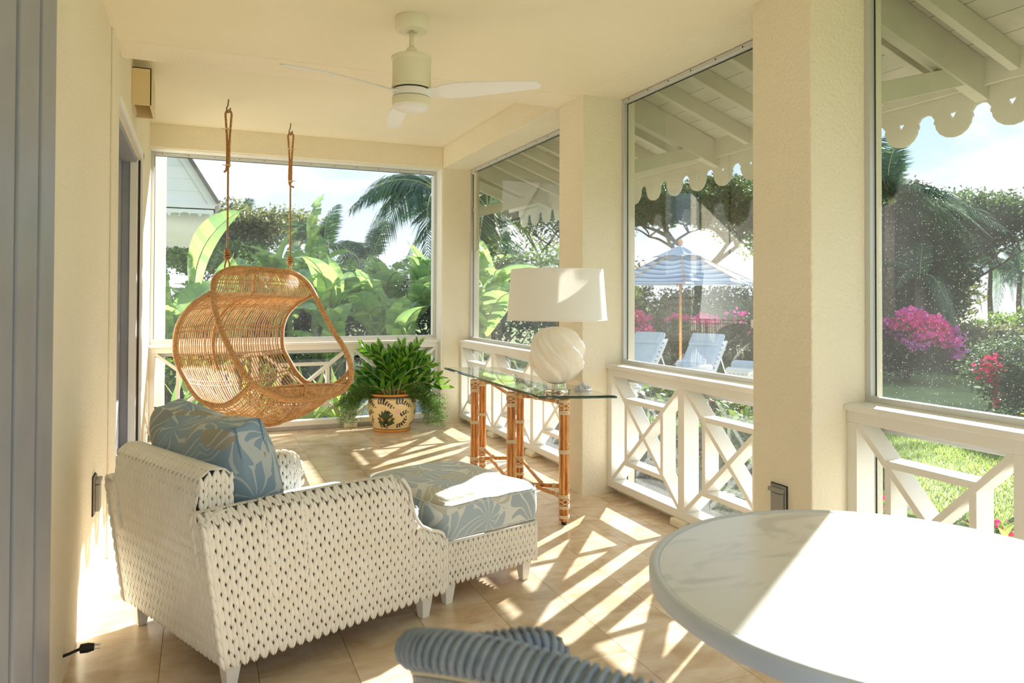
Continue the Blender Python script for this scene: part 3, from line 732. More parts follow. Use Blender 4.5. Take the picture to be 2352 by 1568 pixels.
for q in (sp_[4], sp_[len(sp_)//3], sp_[2*len(sp_)//3], sp_[-5]):
    d_ = (Vector((q.x, q.y, 0))-Vector((seatc.x, seatc.y, 0)))
    child_local(MB().tube([q-d_*.06+Vector((0, 0, .0)), Vector((q.x, q.y, 0))+d_*.04], [.017, .012], 8).build('leg', M['bluewick'], DC, smooth=True), DC)
# ================================================================== bamboo console with glass top
def cane_mat():
    m = bpy.data.materials.new('bamboo'); m.use_nodes = True; n = m.node_tree.nodes; l = m.node_tree.links; b = n['Principled BSDF']
    b.inputs['Roughness'].default_value = .32; tc = n.new('ShaderNodeTexCoord'); mp = n.new('ShaderNodeMapping'); mp.inputs['Scale'].default_value = (60, 60, 6); l.new(tc.outputs['Object'], mp.inputs[0])
    t = n.new('ShaderNodeTexNoise'); t.inputs['Scale'].default_value = 1; t.inputs['Detail'].default_value = 5; l.new(mp.outputs[0], t.inputs[0])
    r = n.new('ShaderNodeValToRGB'); e = r.color_ramp.elements; e[0].position = .32; e[0].color = srgb(150, 84, 36); e[1].position = .62; e[1].color = srgb(226, 165, 92); k = e.new(.46); k.color = srgb(205, 132, 62)
    l.new(t.outputs[0], r.inputs[0]); l.new(r.outputs[0], b.inputs['Base Color']); return m
M['bamboo'] = cane_mat()
M['binding'] = mat('rawhide_binding', srgb(226, 205, 170), .55)
BT = empty('console_table', (2.18, 5.05, 0), label='long bamboo console table with a glass top standing along the side windows', cat='console table')
ZT = .805
def cane(mb, a, b, r, k=8, seed=0):
    """bamboo cane: slight swellings at the nodes"""
    a = Vector(a); b = Vector(b); n = max(3, int((b-a).length/.02)); rs = random.Random(seed); ph = rs.uniform(0, .16); pts = []; rr = []
    for i in range(n+1):
        t = i/n; s = t*(b-a).length+ph; nd = min((s % .165), .165-(s % .165)); pts.append(a.lerp(b, t)); rr.append(r*(1+.16*math.exp(-(nd/.006)**2)))
    mb.tube(pts, rr, k)
def wraps(mb, c, axis, r, n, pitch=.0052, th=.0026, z0=0.0):
    axis = Vector(axis).normalized(); u = axis.orthogonal().normalized(); v = axis.cross(u)
    for i in range(n):
        p = Vector(c)+axis*(z0+i*pitch); mb.tube([p+(u*math.cos(a)+v*math.sin(a))*r for a in np.linspace(0, 2*PI, 17)[:-1]], th, 5, closed=True)
def cross_wrap(mb, c, axis, r, hgt, th=.0026, seed=0):
    axis = Vector(axis).normalized(); u = axis.orthogonal().normalized(); v = axis.cross(u)
    for k in range(4):
        ph = k*PI/2+seed
        mb.tube([Vector(c)+axis*(math.sin(a+ph)*hgt*.5)+(u*math.cos(a)+v*math.sin(a))*(r+.001) for a in np.linspace(0, 2*PI, 17)[:-1]], th, 5, closed=True)
LEGS = {'A': (2.02, 5.52), 'B': (2.215, 5.86), 'C': (1.985, 4.69), 'D': (2.365, 5.41), 'E': (2.164, 4.245), 'F': (2.290, 4.485)}
def bleg(x, y, seed):
    t = empty('leg', (0, 0, 0)); t.parent = BT
    off = Vector((x-2.18, y-5.05, 0)); R_ = .0215
    mb = MB(); rs = random.Random(seed)
    for k in range(7):
        a = k*PI/3.0; p = off+(Vector((math.cos(a), math.sin(a), 0))*R_ if k < 6 else Vector((0, 0, 0)))
        cane(mb, p+Vector((0, 0, .022+rs.uniform(-.004, .004))), p+Vector((0, 0, ZT-.004)), .0108, 7, seed*10+k)
    mb.build('cane_bundle', M['bamboo'], BT, smooth=True)
    w_ = MB(); Z = Vector((0, 0, 1))
    for zz, n in ((.045, 4), (.455, 5), (.105, 4), (.175, 4), (ZT-.10, 5)): wraps(w_, off+Z*zz, Z, .0335, n)
    for zz in (.150, ZT-.045): cross_wrap(w_, off+Z*zz, Z, .0335, .042, seed=seed)
    wraps(w_, off+Z*(ZT-.022), Z, .0335, 3)
    w_.build('binding', M['binding'], BT, smooth=True, kind='stuff')
    MB().tube([off+Z*.0, off+Z*.03], [.016, .019], 12).build('rubber_foot', M['black'], BT, smooth=True)
    bpy.data.objects.remove(t)
for i, k in enumerate('ABCDEF'): bleg(*LEGS[k], i+1)
def rail_(a, b, r=.0135, seed=0):
    o = Vector((-2.18, -5.05, 0)); a = Vector(a)+o; b = Vector(b)+o; mb = MB(); cane(mb, a, b, r, 8, seed); mb.build('stretcher', M['bamboo'], BT, smooth=True)
    w_ = MB(); d = (b-a).normalized(); L = (b-a).length
    for t in (.06, L-.08): wraps(w_, a+d*t, d, r+.0015, 4)
    w_.build('binding', M['binding'], BT, smooth=True, kind='stuff')
for zz in (.175, ZT-.03):
    A_, B_, C_, D_, E_, F_ = [Vector((*LEGS[k], zz)) for k in 'ABCDEF']
    rail_(A_, D_, seed=1); rail_(C_, F_, seed=2)
    rail_(B_, A_.lerp(D_, .45), .0125, 3); rail_(C_, A_.lerp(D_, .35), .0125, 4)
    rail_(D_, C_.lerp(F_, .60), .0125, 5); rail_(E_, C_.lerp(F_, .35), .0125, 6)
# glass
gm = bpy.data.materials.new('table_glass'); gm.use_nodes = True; b = gm.node_tree.nodes['Principled BSDF']
b.inputs['Base Color'].default_value = (.93, .985, .96, 1); b.inputs['Roughness'].default_value = .0; b.inputs['Transmission Weight'].default_value = 1; b.inputs['IOR'].default_value = 1.5
ge = bpy.data.materials.new('glass_edge'); ge.use_nodes = True; b = ge.node_tree.nodes['Principled BSDF']
b.inputs['Base Color'].default_value = (.015, .10, .075, 1); b.inputs['Roughness'].default_value = .06; b.inputs['Transmission Weight'].default_value = .35; b.inputs['Coat Weight'].default_value = 1
gt = MB(); gp = [(2.035, 6.36), (1.992, 4.270), (2.482, 4.120), (2.530, 6.215)]
cx_, cy_ = sum(p[0] for p in gp)/4, sum(p[1] for p in gp)/4
def gring(z, k): return [(cx_+(x-cx_)*(1-k/abs(x-cx_)) -2.18, cy_+(y-cy_)*(1-k/abs(y-cy_))-5.05, z) for x, y in gp]
vs = gring(ZT, .004)+gring(ZT+.004, 0)+gring(ZT+.011, 0)+gring(ZT+.0165, .014)
fs = [(3, 2, 1, 0), (12, 13, 14, 15)]; mi = [0, 0]
for k in range(3):
    for i in range(4): fs.append((k*4+i, k*4+(i+1) % 4, k*4+4+(i+1) % 4, k*4+4+i)); mi.append(1 if k < 2 else 0)
gt.v = vs; gt.f = fs; gt.mi = mi; gt.build('glass_top', [gm, ge], BT)
ZG = ZT+.0165
# ================================================================== lamp
TL = empty('table_lamp', (2.215, 4.455, ZG), label='table lamp with a carved swirl stone globe and wide white drum shade', cat='lamp')
M['acrylic'] = mat('clear_acrylic', (.97, .98, .97, 1), .02, trans=1.0)
M['nickel'] = mat('polished_nickel', srgb(205, 200, 190), .15, 1.0)
M['brass'] = mat('aged_brass', srgb(190, 168, 128), .3, 1.0)
autosmooth(MB().lathe([(0, 0), (.088, 0), (.090, .003), (.090, .020), (.087, .023), (0, .023)], n=40).build('base_plate', M['nickel'], TL), 40)
autosmooth(MB().lathe([(0, .0235), (.062, .0235), (.062, .062), (0, .062)], n=40).build('acrylic_block', M['acrylic'], TL), 40)
gl = MB(); NA, NZ = 120, 70; vs = []
for j in range(NZ+1):
    t = j/NZ; th = PI*(1-t)
    for i in range(NA):
        a = 2*PI*i/NA
        rr = math.sin(th)**.82; z = -math.cos(PI*t)
        low = max(0, -z); taper = 1-.18*low**2
        sw = (a*7/(2*PI)+ (z*1.25) + .12*math.sin(3*a+z*4)) % 1.0
        ridge = (sw if sw < .82 else (1-sw)/.18*.82)/.82            # saw-tooth flanges
        d = .80+.21*ridge**1.3+.018*math.sin(a*23+z*17)*.6+.012*math.sin(a*51-z*31)
        R_ = (.197*rr*taper*d+.034*(1-abs(z))**0*0)
        R_ = max(R_, .030 if z < 0 else .004)
        vs.append((R_*math.cos(a), R_*math.sin(a), .245+.190*z))
fs = [(j*NA+i, j*NA+(i+1) % NA, (j+1)*NA+(i+1) % NA, (j+1)*NA+i) for j in range(NZ) for i in range(NA)]+[tuple(range(NA-1, -1, -1)), tuple(NZ*NA+i for i in range(NA))]
gl.v = vs; gl.f = fs; gl.mi = [0]*len(fs)
M['alabaster'] = mat('carved_stone', srgb(255, 250, 240), .5, noise=(14, srgb(252, 243, 226), .4, .75), bump=(90, .25, .003), transl=.25)
gl.build('globe', M['alabaster'], TL, smooth=True)
MB().tube([(0, 0, .42), (0, 0, .62)], .005, 10).build('stem', M['brass'], TL, smooth=True)
MB().tube([(0, 0, .52), (0, 0, .60)], .018, 12).build('socket', M['brass'], TL, smooth=True)
for a in (0, PI*2/3, PI*4/3):
    MB().tube([(0, 0, .775), (.31*math.cos(a), .31*math.sin(a), .80)], .0025, 6).build('spider_arm', M['brass'], TL, smooth=True)
MB().tube([(0, 0, .60), (.045, 0, .63), (.055, 0, .70), (0, 0, .775)], .0022, 6).build('harp', M['brass'], TL, smooth=True)
autosmooth(MB().lathe([(0, .60), (.014, .60), (.03, .66), (.026, .69), (.008, .705), (0, .706)], n=20).build('bulb', mat('bulb', srgb(240, 240, 235), .3), TL), 60)
M['shade'] = mat('shade_linen', srgb(246, 245, 242), .85, transl=.30, bump=(400, .1, .0006))
shp = [(.336, .482), (.334, .484), (.3085, .818), (.3065, .818)]
sh = autosmooth(MB().lathe([(.3345, .480), (.3085, .815), (.3068, .815), (.3328, .480)], n=96, closed=True).build('lamp_shade', M['shade'], TL), 40)
for r_, z_ in ((.3345, .481), (.308, .8145)): MB().tube([(r_*math.cos(a), r_*math.sin(a), z_) for a in np.linspace(0, 2*PI, 73)[:-1]], .0028, 6, closed=True).build('shade_trim', M['white'], sh, smooth=True)
# crystal cluster beside the lamp
cr_ = MB(); rs = random.Random(5)
for i in range(46):
    a = rs.uniform(0, 2*PI); r = rs.uniform(0, .055); h = rs.uniform(.015, .045)*(1.25-r/.06); c = Vector((r*math.cos(a), r*math.sin(a), .008))
    d = Vector((math.cos(a)*r*8, math.sin(a)*r*8, 1)).normalized(); u = d.orthogonal().normalized(); v = d.cross(u); w_ = rs.uniform(.006, .013)
    base = [c+(u*math.cos(k*PI/3)+v*math.sin(k*PI/3))*w_ for k in range(6)]; top = [p+d*h*.75 for p in base]; tip = c+d*h*1.1
    cr_.add(base+top+[tip], [(5, 4, 3, 2, 1, 0)]+[(k, (k+1) % 6, 6+(k+1) % 6, 6+k) for k in range(6)]+[(6+k, 6+(k+1) % 6, 12) for k in range(6)])
cr_.lathe([(0, 0), (.055, 0), (.062, .008), (.05, .014), (0, .016)], n=14)
co = cr_.build('crystal_cluster', mat('rock_crystal', (.96, .97, .98, 1), .12, trans=.25, transl=.4), loc=(2.405, 4.44, ZG)); tag(co, 'clear rock crystal cluster on the glass top beside the lamp', 'crystal')

# ================================================================== ceiling fan
FN = empty('ceiling_fan', (1.043, 3.853, HB), label='white three-blade ceiling fan with a round light, hung from the low ceiling', cat='ceiling fan')
M['fanwhite'] = mat('fan_white', srgb(232, 228, 205), .45); M['bladewhite'] = mat('blade_white', srgb(236, 236, 236), .4)
autosmooth(MB().lathe([(0, 0), (.088, 0), (.090, -.004), (.090, -.062), (.084, -.072), (.030, -.076), (.028, -.070), (0, -.070)][::-1], n=48).build('ceiling_canopy', M['fanwhite'], FN), 40)
MB().tube([(0, 0, -.07), (0, 0, -.19)], .014, 16).build('downrod', M['fanwhite'], FN, smooth=True)
autosmooth(MB().lathe([(0, -.165), (.024, -.165), (.030, -.178), (.031, -.205), (.098, -.210), (.108, -.216), (.108, -.232), (.103, -.238), (.103, -.368), (.106, -.372), (.106, -.384), (0, -.384)][::-1], n=48).build('motor_housing', M['fanwhite'], FN), 35)
autosmooth(MB().lathe([(0, -.384), (.094, -.384), (.094, -.392), (0, -.392)][::-1], n=32).build('gap_ring', M['gasket'], FN), 40)
autosmooth(MB().lathe([(0, -.392), (.098, -.392), (.100, -.396), (.100, -.430), (0, -.430)][::-1], n=48).build('blade_hub', M['bladewhite'], FN), 40)
autosmooth(MB().lathe([(0, -.434), (.101, -.434), (.103, -.438), (.103, -.478), (.099, -.482), (0, -.482)][::-1], n=48).build('light_ring', M['fanwhite'], FN), 40)
autosmooth(MB().lathe([(0, -.482), (.094, -.482), (.090, -.492), (.06, -.502), (0, -.506)][::-1], n=40).build('light_lens', M['bladewhite'], FN), 60)
def fan_blade(ang, drop):
    R_, N = .70, 26; vs = []
    for i in range(N+1):
        t = i/N; r = .085+(R_-.085)*t
        wd = (.058+.035*math.sin(min(1, t*2.2)*PI/2)-.075*t*t*.42-.012*t); off = .015*math.sin(t*PI)
        if t > .965: wd *= math.sqrt(max(0, 1-((t-.965)/.035)**2))*.7+.3
        tw = -math.radians(24)*(1-.55*t)
        if t < .12: wd = .055+.0*t; tw = -(math.radians(8)+t/.12*(math.radians(22)-math.radians(8)))
        z = -.411+drop*t+.012*math.sin(t*PI)
        for s in (-1, -.33, .33, 1):
            y = off+s*wd*.5*1.55; vs.append((r, y*math.cos(tw), z+y*math.sin(tw)))
            vs.append((r, y*math.cos(tw), z+y*math.sin(tw)+(.005 if abs(s) == 1 else .009)))
    mb = MB(); fs = []
    for i in range(N):
        a, b = i*8, (i+1)*8
        for k in range(3): fs.append((a+2*k, a+2*k+2, b+2*k+2, b+2*k)); fs.append((a+2*k+1, b+2*k+1, b+2*k+3, a+2*k+3))
        fs.append((a, b, b+1, a+1)); fs.append((a+6, a+7, b+7, b+6))
    for a in (0, N*8): fs.append((a, a+1, a+3, a+5, a+7, a+6, a+4, a+2) if a == 0 else (a+2, a+4, a+6, a+7, a+5, a+3, a+1, a))
    mb.v = vs; mb.f = fs; mb.mi = [0]*len(fs); o = autosmooth(mb.build('blade', M['bladewhite'], FN), 50); o.rotation_euler = (0, 0, ang)
for a, dz in ((math.radians(190), .035), (math.radians(327), .015), (math.radians(84), -.03)): fan_blade(a, dz)

# ================================================================== hanging rattan chair
def rattan(name, c0, c1, stretch):
    m = bpy.data.materials.new(name); m.use_nodes = True; n = m.node_tree.nodes; l = m.node_tree.links; b = n['Principled BSDF']; b.inputs['Roughness'].default_value = .42
    tc = n.new('ShaderNodeTexCoord'); t = n.new('ShaderNodeTexNoise'); t.inputs['Scale'].default_value = stretch; t.inputs['Detail'].default_value = 3; l.new(tc.outputs['Object'], t.inputs[0])
    r = n.new('ShaderNodeValToRGB'); e = r.color_ramp.elements; e[0].position = .35; e[0].color = c0; e[1].position = .65; e[1].color = c1
    l.new(t.outputs[0], r.inputs[0]); l.new(r.outputs[0], b.inputs['Base Color']); return m
M['rattan'] = rattan('rattan', srgb(186, 136, 80), srgb(222, 178, 122), 22)
M['rattan_wrap'] = rattan('rattan_wrap', srgb(190, 140, 84), srgb(222, 178, 122), 60)
M['rope'] = rattan('rope', srgb(150, 100, 48), srgb(196, 146, 84), 80)
H1 = Vector((.230, 6.969, 3.19)); H2 = Vector((.838, 7.682, 3.19)); SC = (H1+H2)/2; US = (H2-H1).normalized(); NS = Vector((US.y, -US.x, 0))
def sp3(s, n, z): return Vector((SC.x, SC.y, 0))+US*s+NS*n+Vector((0, 0, z))
SW = empty('hanging_chair', (SC.x, SC.y, HC), label='wide natural rattan hanging chair on two ropes from the ceiling hooks', cat='hanging chair')
def sw(mb, name, m, smooth=True, kind=None): return child_local(mb.build(name, m, smooth=smooth, kind=kind), SW)
SN, SF = -.62, .62
near = [(-.044, 1.48), (-.232, 1.38), (-.373, 1.23), (-.42, 1.075), (-.41, .91), (-.33, .76), (-.21, .605), (-.10, .535), (.016, .514), (.136, .534), (.247, .603), (.355, .695)]
far = [(.147, 1.46), (.02, 1.40), (-.105, 1.30), (-.172, 1.175), (-.187, 1.035), (-.173, .92), (-.10, .80), (-.012, .675), (.093, .59), (.223, .55), (.348, .55), (.477, .603), (.577, .695)]
hn = [(-.47, .045, 1.69), (-.56, .01, 1.655), (-.60, -.03, 1.59), (-.62, -.02, 1.45), (-.62, .00, 1.33), (-.62, .06, 1.17), (-.62, .15, 1.01), (-.62, .24, .87), (-.61, .355, .735), (-.55, .44, .655), (-.44, .50, .59), (-.28, .53, .545)]
hf = [(.47, .04, 1.685), (.54, .08, 1.645), (.585, .145, 1.57), (.61, .215, 1.44), (.62, .32, 1.25), (.62, .42, 1.09), (.62, .525, .95), (.62, .60, .79), (.60, .625, .65), (.52, .59, .545), (.36, .545, .50), (.15, .55, .505)]
# front hoop: top bar, near side, bottom bar, far side (closed loop)
topbar = [(-.30, .01, 1.70), (-.05, .0, 1.705), (.25, .01, 1.70)]
loop = [sp3(*p) for p in topbar]+[sp3(*p) for p in hf]+[sp3(-.05, .545, .52)]+[sp3(*p) for p in hn[::-1]]
HOOP = catmull(loop, 8, closed=True)
def wrapped_tube(pts, r, name, closed=False, pitch=.013):
    sw(MB().tube(pts, r, 10, closed=closed), name, M['rattan'])
    P_ = list(pts)+([pts[0]] if closed else []); Ls = [0]
    for a, b in zip(P_, P_[1:]): Ls.append(Ls[-1]+(b-a).length)
    mb = MB(); s = pitch/2; i = 0
    while s < Ls[-1]:
        while i < len(Ls)-2 and Ls[i+1] < s: i += 1
        t = (s-Ls[i])/max(1e-9, Ls[i+1]-Ls[i]); p = P_[i].lerp(P_[i+1], t); d = (P_[i+1]-P_[i]).normalized()
        u = d.orthogonal().normalized(); v = d.cross(u)
        mb.tube([p+(u*math.cos(a)+v*math.sin(a))*(r+.0008) for a in np.linspace(0, 2*PI, 11)[:-1]], pitch*.42, 4, closed=True); s += pitch
    sw(mb, name+'_wrap', M['rattan_wrap'], kind='stuff')
wrapped_tube(HOOP, .023, 'front_hoop', True)
RN = catmull([sp3(SN, *p) for p in [(-.01, 1.515)]+near+[(.38, .72)]], 6); RF = catmull([sp3(SF, *p) for p in [(.19, 1.49)]+far+[(.59, .73)]], 6)
wrapped_tube(RN, .017, 'side_ring'); wrapped_tube(RF, .017, 'side_ring')
# shell surface: t along the profile (top bar -> back -> under -> front bar), a across
def resample(P_, n):
    Ls = [0]
    for a, b in zip(P_, P_[1:]): Ls.append(Ls[-1]+(b-a).length)
    outp = []; i = 0
    for k in range(n):
        s = Ls[-1]*k/(n-1)
        while i < len(Ls)-2 and Ls[i+1] < s: i += 1
        outp.append(P_[i].lerp(P_[i+1], min(1, (s-Ls[i])/max(1e-9, Ls[i+1]-Ls[i]))))
    return outp
EN_ = catmull([sp3(-.44, .03, 1.69), sp3(-.565, -.03, 1.62)]+[sp3(SN, *p) for p in near]+[sp3(-.58, .40, .69), sp3(-.50, .46, .625), sp3(-.36, .515, .565), sp3(-.14, .54, .53)], 5)
EF_ = catmull([sp3(.44, .03, 1.685), sp3(.56, .11, 1.60)]+[sp3(SF, *p) for p in far]+[sp3(.615, .62, .70), sp3(.57, .60, .59), sp3(.42, .56, .52), sp3(.10, .545, .515)], 5)
NT = 61; EN_ = resample(EN_, NT); EF_ = resample(EF_, NT)
def shell(t, a, lift=0.0):
    f = t*(NT-1); i = min(NT-2, int(f)); q = f-i
    pn = EN_[i].lerp(EN_[i+1], q); pf = EF_[i].lerp(EF_[i+1], q); i0 = max(0, i-3); i1 = min(NT-1, i+4)
    tg = ((EN_[i1]+EF_[i1])-(EN_[i0]+EF_[i0])).normalized(); ax = (pf-pn).normalized() if (pf-pn).length > 1e-3 else US
    nr = ax.cross(tg).normalized()
    nr = -nr if nr.dot(Vector((0, 0, 1))) > 0 and t > .6 else nr
    c = Vector((SC.x, SC.y, 0))+NS*.15+Vector((0, 0, 1.05))
    mid = (pn+pf)/2
    if nr.dot(mid-c) < 0: nr = -nr
    env = (math.sin(PI*min(1, max(0, (t-.02)/.9)))**.9*min(1, (t/.30))**1.3) if t < .92 else .25*max(0, 1-(t-.92)/.08)
    amt = .12*math.sin(PI*a)**.7*env*(1+1.7*math.exp(-((t-.70)/.16)**2))
    return pn.lerp(pf, a)+nr*(amt+lift)
NSL = 48
sl_mesh = []
for k in range(NSL):
    a = (k+.5)/NSL; jit = random.Random(k).uniform(-.25, .25)/NSL
    pts = [shell(t, min(.995, max(.005, a+jit*math.sin(t*9+k)))) for t in np.linspace(0.0, .985, 44)]
    sw(MB().tube(pts, .0060, 6), 'cane_slat', M['rattan'])
for t in (.075, .145, .225, .31, .395, .48, .57, .66, .745, .83, .91):
    for dl in (-.007, .007):
        pts = [shell(t+dl, a, .003*math.sin(a*PI*NSL)) for a in np.linspace(0.004, .996, 48)]
        sw(MB().tube(pts, .0060, 5), 'cross_band', M['rattan_wrap'])
for a in (.40,):
    pts = [shell(t, a, .014) for t in np.linspace(0.0, .99, 44)]; wrapped_tube(pts, .010, 'rib', pitch=.016)
# ropes, knots, hooks
M['hook'] = mat('steel_hook', srgb(120, 116, 105), .35, .9)
for H_, tp, sg in ((H1, Vector((H1.x, H1.y, 1.70)), 1), (H2, Vector((H2.x, H2.y, 1.69)), -1)):
    zk = tp.z+.075; top = H_.z-.20; rr = .0095
    sw(MB().tube([Vector((H_.x, H_.y, z)) for z in np.linspace(zk+.10, H_.z-.36, 8)], .0085, 8), 'rope', M['rope'])
    cr3 = US*.0
    side = Vector((math.cos(YAW), -math.sin(YAW), 0))
    lp = catmull([H_+Vector((0, 0, -.60))+side*.008, H_+Vector((0, 0, -.38))+side*.011, H_+Vector((0, 0, -.20))+side*.022, H_+Vector((0, 0, -.125))+side*.026, H_+Vector((0, 0, -.095)), H_+Vector((0, 0, -.125))-side*.026, H_+Vector((0, 0, -.20))-side*.022, H_+Vector((0, 0, -.38))-side*.011, H_+Vector((0, 0, -.60))-side*.012, H_+Vector((0, 0, -.645))-side*.035*sg], 6)
    sw(MB().tube(lp, .0095, 8), 'rope_loop', M['rope'])
    for dz in (-.265, -.585):
        q = MB()
        for k in range(2): q.tube([H_+Vector((math.cos(a)*.022, math.sin(a)*.016, dz+k*.007)) for a in np.linspace(0, 2*PI, 13)[:-1]], .0035, 5, closed=True)
        q.tube([H_+Vector((0, 0, dz))-side*sg*.02, H_+Vector((0, 0, dz+.008))-side*sg*.05], .004, 5); sw(q, 'tie', M['binding'])
    hk = catmull([H_+Vector((0, 0, .0)), H_+Vector((0, 0, -.05))-side*.006, H_+Vector((0, 0, -.085))-side*.018, H_+Vector((0, 0, -.115))-side*.006, H_+Vector((0, 0, -.105))+side*.012, H_+Vector((0, 0, -.075))+side*.016], 5)
    sw(MB().tube(hk, .0055, 8), 'ceiling_hook', M['hook'])
    q = MB()
    for k in range(5):
        q.tube([Vector((H_.x, H_.y, zk+.012+k*.017))+Vector((math.cos(a)*(.020+.004*(k % 2)), math.sin(a)*(.020+.004*(k % 2)), .006*math.sin(a+k))) for a in np.linspace(0, 2*PI, 13)[:-1]], .0085, 6, closed=True)
    sw(q, 'knot', M['rope'])
    for s_ in (-1, 1):
        a_ = Vector((H_.x, H_.y, zk+.02)); sw(MB().tube(catmull([a_, a_+US*s_*.022+Vector((0, 0, -.045)), a_+US*s_*.034+Vector((0, 0, -.095)), a_+US*s_*.03+Vector((0, 0, -.125))+NS*.02], 5), .0075, 6), 'rope_end', M['rope'])
# ================================================================== vegetation helpers
def leaf_mat(name, cols, transl=.38, rough=.45):
    m = bpy.data.materials.new(name); m.use_nodes = True; n = m.node_tree.nodes; l = m.node_tree.links; b = n['Principled BSDF']
    g = n.new('ShaderNodeNewGeometry'); r = n.new('ShaderNodeValToRGB'); e = r.color_ramp.elements
    for i, c in enumerate(cols):
        k = e[i] if i < 2 else e.new(.5)
        k.color = c
    ps = sorted(np.linspace(0, 1, len(cols)))
    els = list(r.color_ramp.elements)
    while len(r.color_ramp.elements) > 1: r.color_ramp.elements.remove(r.color_ramp.elements[-1])
    r.color_ramp.elements[0].position = 0; r.color_ramp.elements[0].color = cols[0]
    for p, c in zip(ps[1:], cols[1:]): k = r.color_ramp.elements.new(float(p)); k.color = c
    l.new(g.outputs['Random Per Island'], r.inputs[0])
    b.inputs['Roughness'].default_value = rough; l.new(r.outputs[0], b.inputs['Base Color'])
    tr = n.new('ShaderNodeBsdfTranslucent'); hs = n.new('ShaderNodeHueSaturation'); hs.inputs['Value'].default_value = 1.5; hs.inputs['Hue'].default_value = .485; hs.inputs['Saturation'].default_value = 1.05
    l.new(r.outputs[0], hs.inputs['Color']); l.new(hs.outputs[0], tr.inputs[0])
    ms = n.new('ShaderNodeMixShader'); ms.inputs[0].default_value = transl; l.new(b.outputs[0], ms.inputs[1]); l.new(tr.outputs[0], ms.inputs[2]); l.new(ms.outputs[0], n['Material Output'].inputs[0])
    MATS[name] = m; return m
G = lambda *a: srgb(*a)
M['leaf_dark'] = leaf_mat('leaf_dark', [G(36, 56, 34), G(56, 82, 46), G(84, 108, 58), G(48, 70, 44)])
M['leaf_mid'] = leaf_mat('leaf_mid', [G(52, 80, 40), G(86, 118, 52), G(116, 144, 66), G(66, 92, 48)])
M['leaf_light'] = leaf_mat('leaf_light', [G(96, 132, 60), G(140, 168, 84), G(176, 192, 104), G(110, 140, 70)])
M['leaf_olive'] = leaf_mat('leaf_olive', [G(76, 86, 52), G(104, 112, 66), G(128, 132, 84), G(88, 98, 60)])
M['banana'] = leaf_mat('banana_leaf', [G(112, 146, 96), G(138, 172, 102), G(172, 198, 116)], .42, .26)
M['palm'] = leaf_mat('palm_leaf', [G(48, 76, 56), G(70, 100, 70), G(96, 122, 80)], .3)
M['pink'] = leaf_mat('bougainvillea_pink', [G(214, 40, 128), G(232, 70, 150), G(240, 110, 170), G(200, 30, 110)], .45, .6)
M['mauve'] = leaf_mat('bougainvillea_mauve', [G(186, 90, 176), G(206, 120, 190), G(214, 60, 150)], .45, .6)
M['redfl'] = leaf_mat('red_flower', [G(214, 44, 70), G(232, 66, 96), G(196, 30, 60)], .4, .6)
M['yellow'] = leaf_mat('yellow_leaf', [G(226, 184, 60), G(238, 206, 90), G(220, 160, 50)], .45, .5)
M['zz'] = leaf_mat('zz_leaf', [G(34, 84, 28), G(58, 118, 38), G(126, 178, 58), G(44, 98, 34)], .26, .2)
M['fern'] = leaf_mat('asparagus_fern', [G(58, 92, 40), G(86, 124, 56), G(140, 172, 92)], .4, .6)
M['bark'] = mat('bark', srgb(120, 104, 88), .9, noise=(12, srgb(86, 72, 60), .4, .65))
M['stemgreen'] = mat('green_stem', srgb(168, 184, 122), .5, noise=(10, srgb(150, 140, 96), .4, .7))
def mesh_np(name, V, F, m, parent=None, kind=None, smooth=False):
    V = np.asarray(V, np.float32); F = np.asarray(F, np.int32); me = bpy.data.meshes.new(name)
    me.vertices.add(len(V)); me.vertices.foreach_set('co', V.ravel()); k = F.shape[1]
    me.loops.add(F.size); me.loops.foreach_set('vertex_index', F.ravel()); me.polygons.add(len(F))
    me.polygons.foreach_set('loop_start', np.arange(0, F.size, k, dtype=np.int32)); me.polygons.foreach_set('loop_total', np.full(len(F), k, np.int32))
    me.update(calc_edges=True); me.validate(); me.materials.append(m)
    if smooth: me.polygons.foreach_set('use_smooth', [True]*len(me.polygons))
    o = bpy.data.objects.new(name, me); C.objects.link(o)
    if parent is not None: o.parent = parent
    if kind: o['kind'] = kind
    return o
def leaves_np(P, size, rng, aspect=.45, up=.3, spread=None, dirs=None):
    """one pointed, folded leaf per point: 5 verts, 4 tris"""
    n = len(P); D = rng.normal(size=(n, 3)) if dirs is None else dirs+rng.normal(size=(n, 3))*.35
    D[:, 2] = D[:, 2]*.6+up*rng.normal(1, .6, n)*.3; D /= np.linalg.norm(D, axis=1)[:, None]
    A = rng.normal(size=(n, 3)); S = np.cross(D, A); S /= np.linalg.norm(S, axis=1)[:, None]; N = np.cross(D, S)
    L = (size*rng.uniform(.6, 1.3, n))[:, None]; W = L*aspect*.5
    b = P; t = P+D*L-N*L*.10; mL = P+D*L*.5+S*W+N*W*.35; mR = P+D*L*.5-S*W+N*W*.35; mc = P+D*L*.5
    V = np.stack([b, mL, t, mR, mc], 1).reshape(-1, 3); k = np.arange(n)[:, None]*5
    F = np.concatenate([k+[[0, 4, 1]], k+[[1, 4, 2]], k+[[0, 3, 4]], k+[[3, 2, 4]]], 0)
    return V, F
def blob_points(n, c, rad, rng, lumps=14, lump_r=.45, shell=.55):
    c = np.array(c, float); rad = np.array(rad, float)
    d = rng.normal(size=(lumps, 3)); d /= np.linalg.norm(d, axis=1)[:, None]; r = rng.uniform(shell, 1, lumps)[:, None]
    L = d*r; L[:, 2] = np.abs(L[:, 2])*np.where(rng.random(lumps) < .25, -1, 1)
    i = rng.integers(0, lumps, n); e = rng.normal(size=(n, 3)); e /= np.linalg.norm(e, axis=1)[:, None]
    q = L[i]*(1-lump_r*.6)+e*lump_r*(rng.random(n)**.4)[:, None]
    return c+q*rad
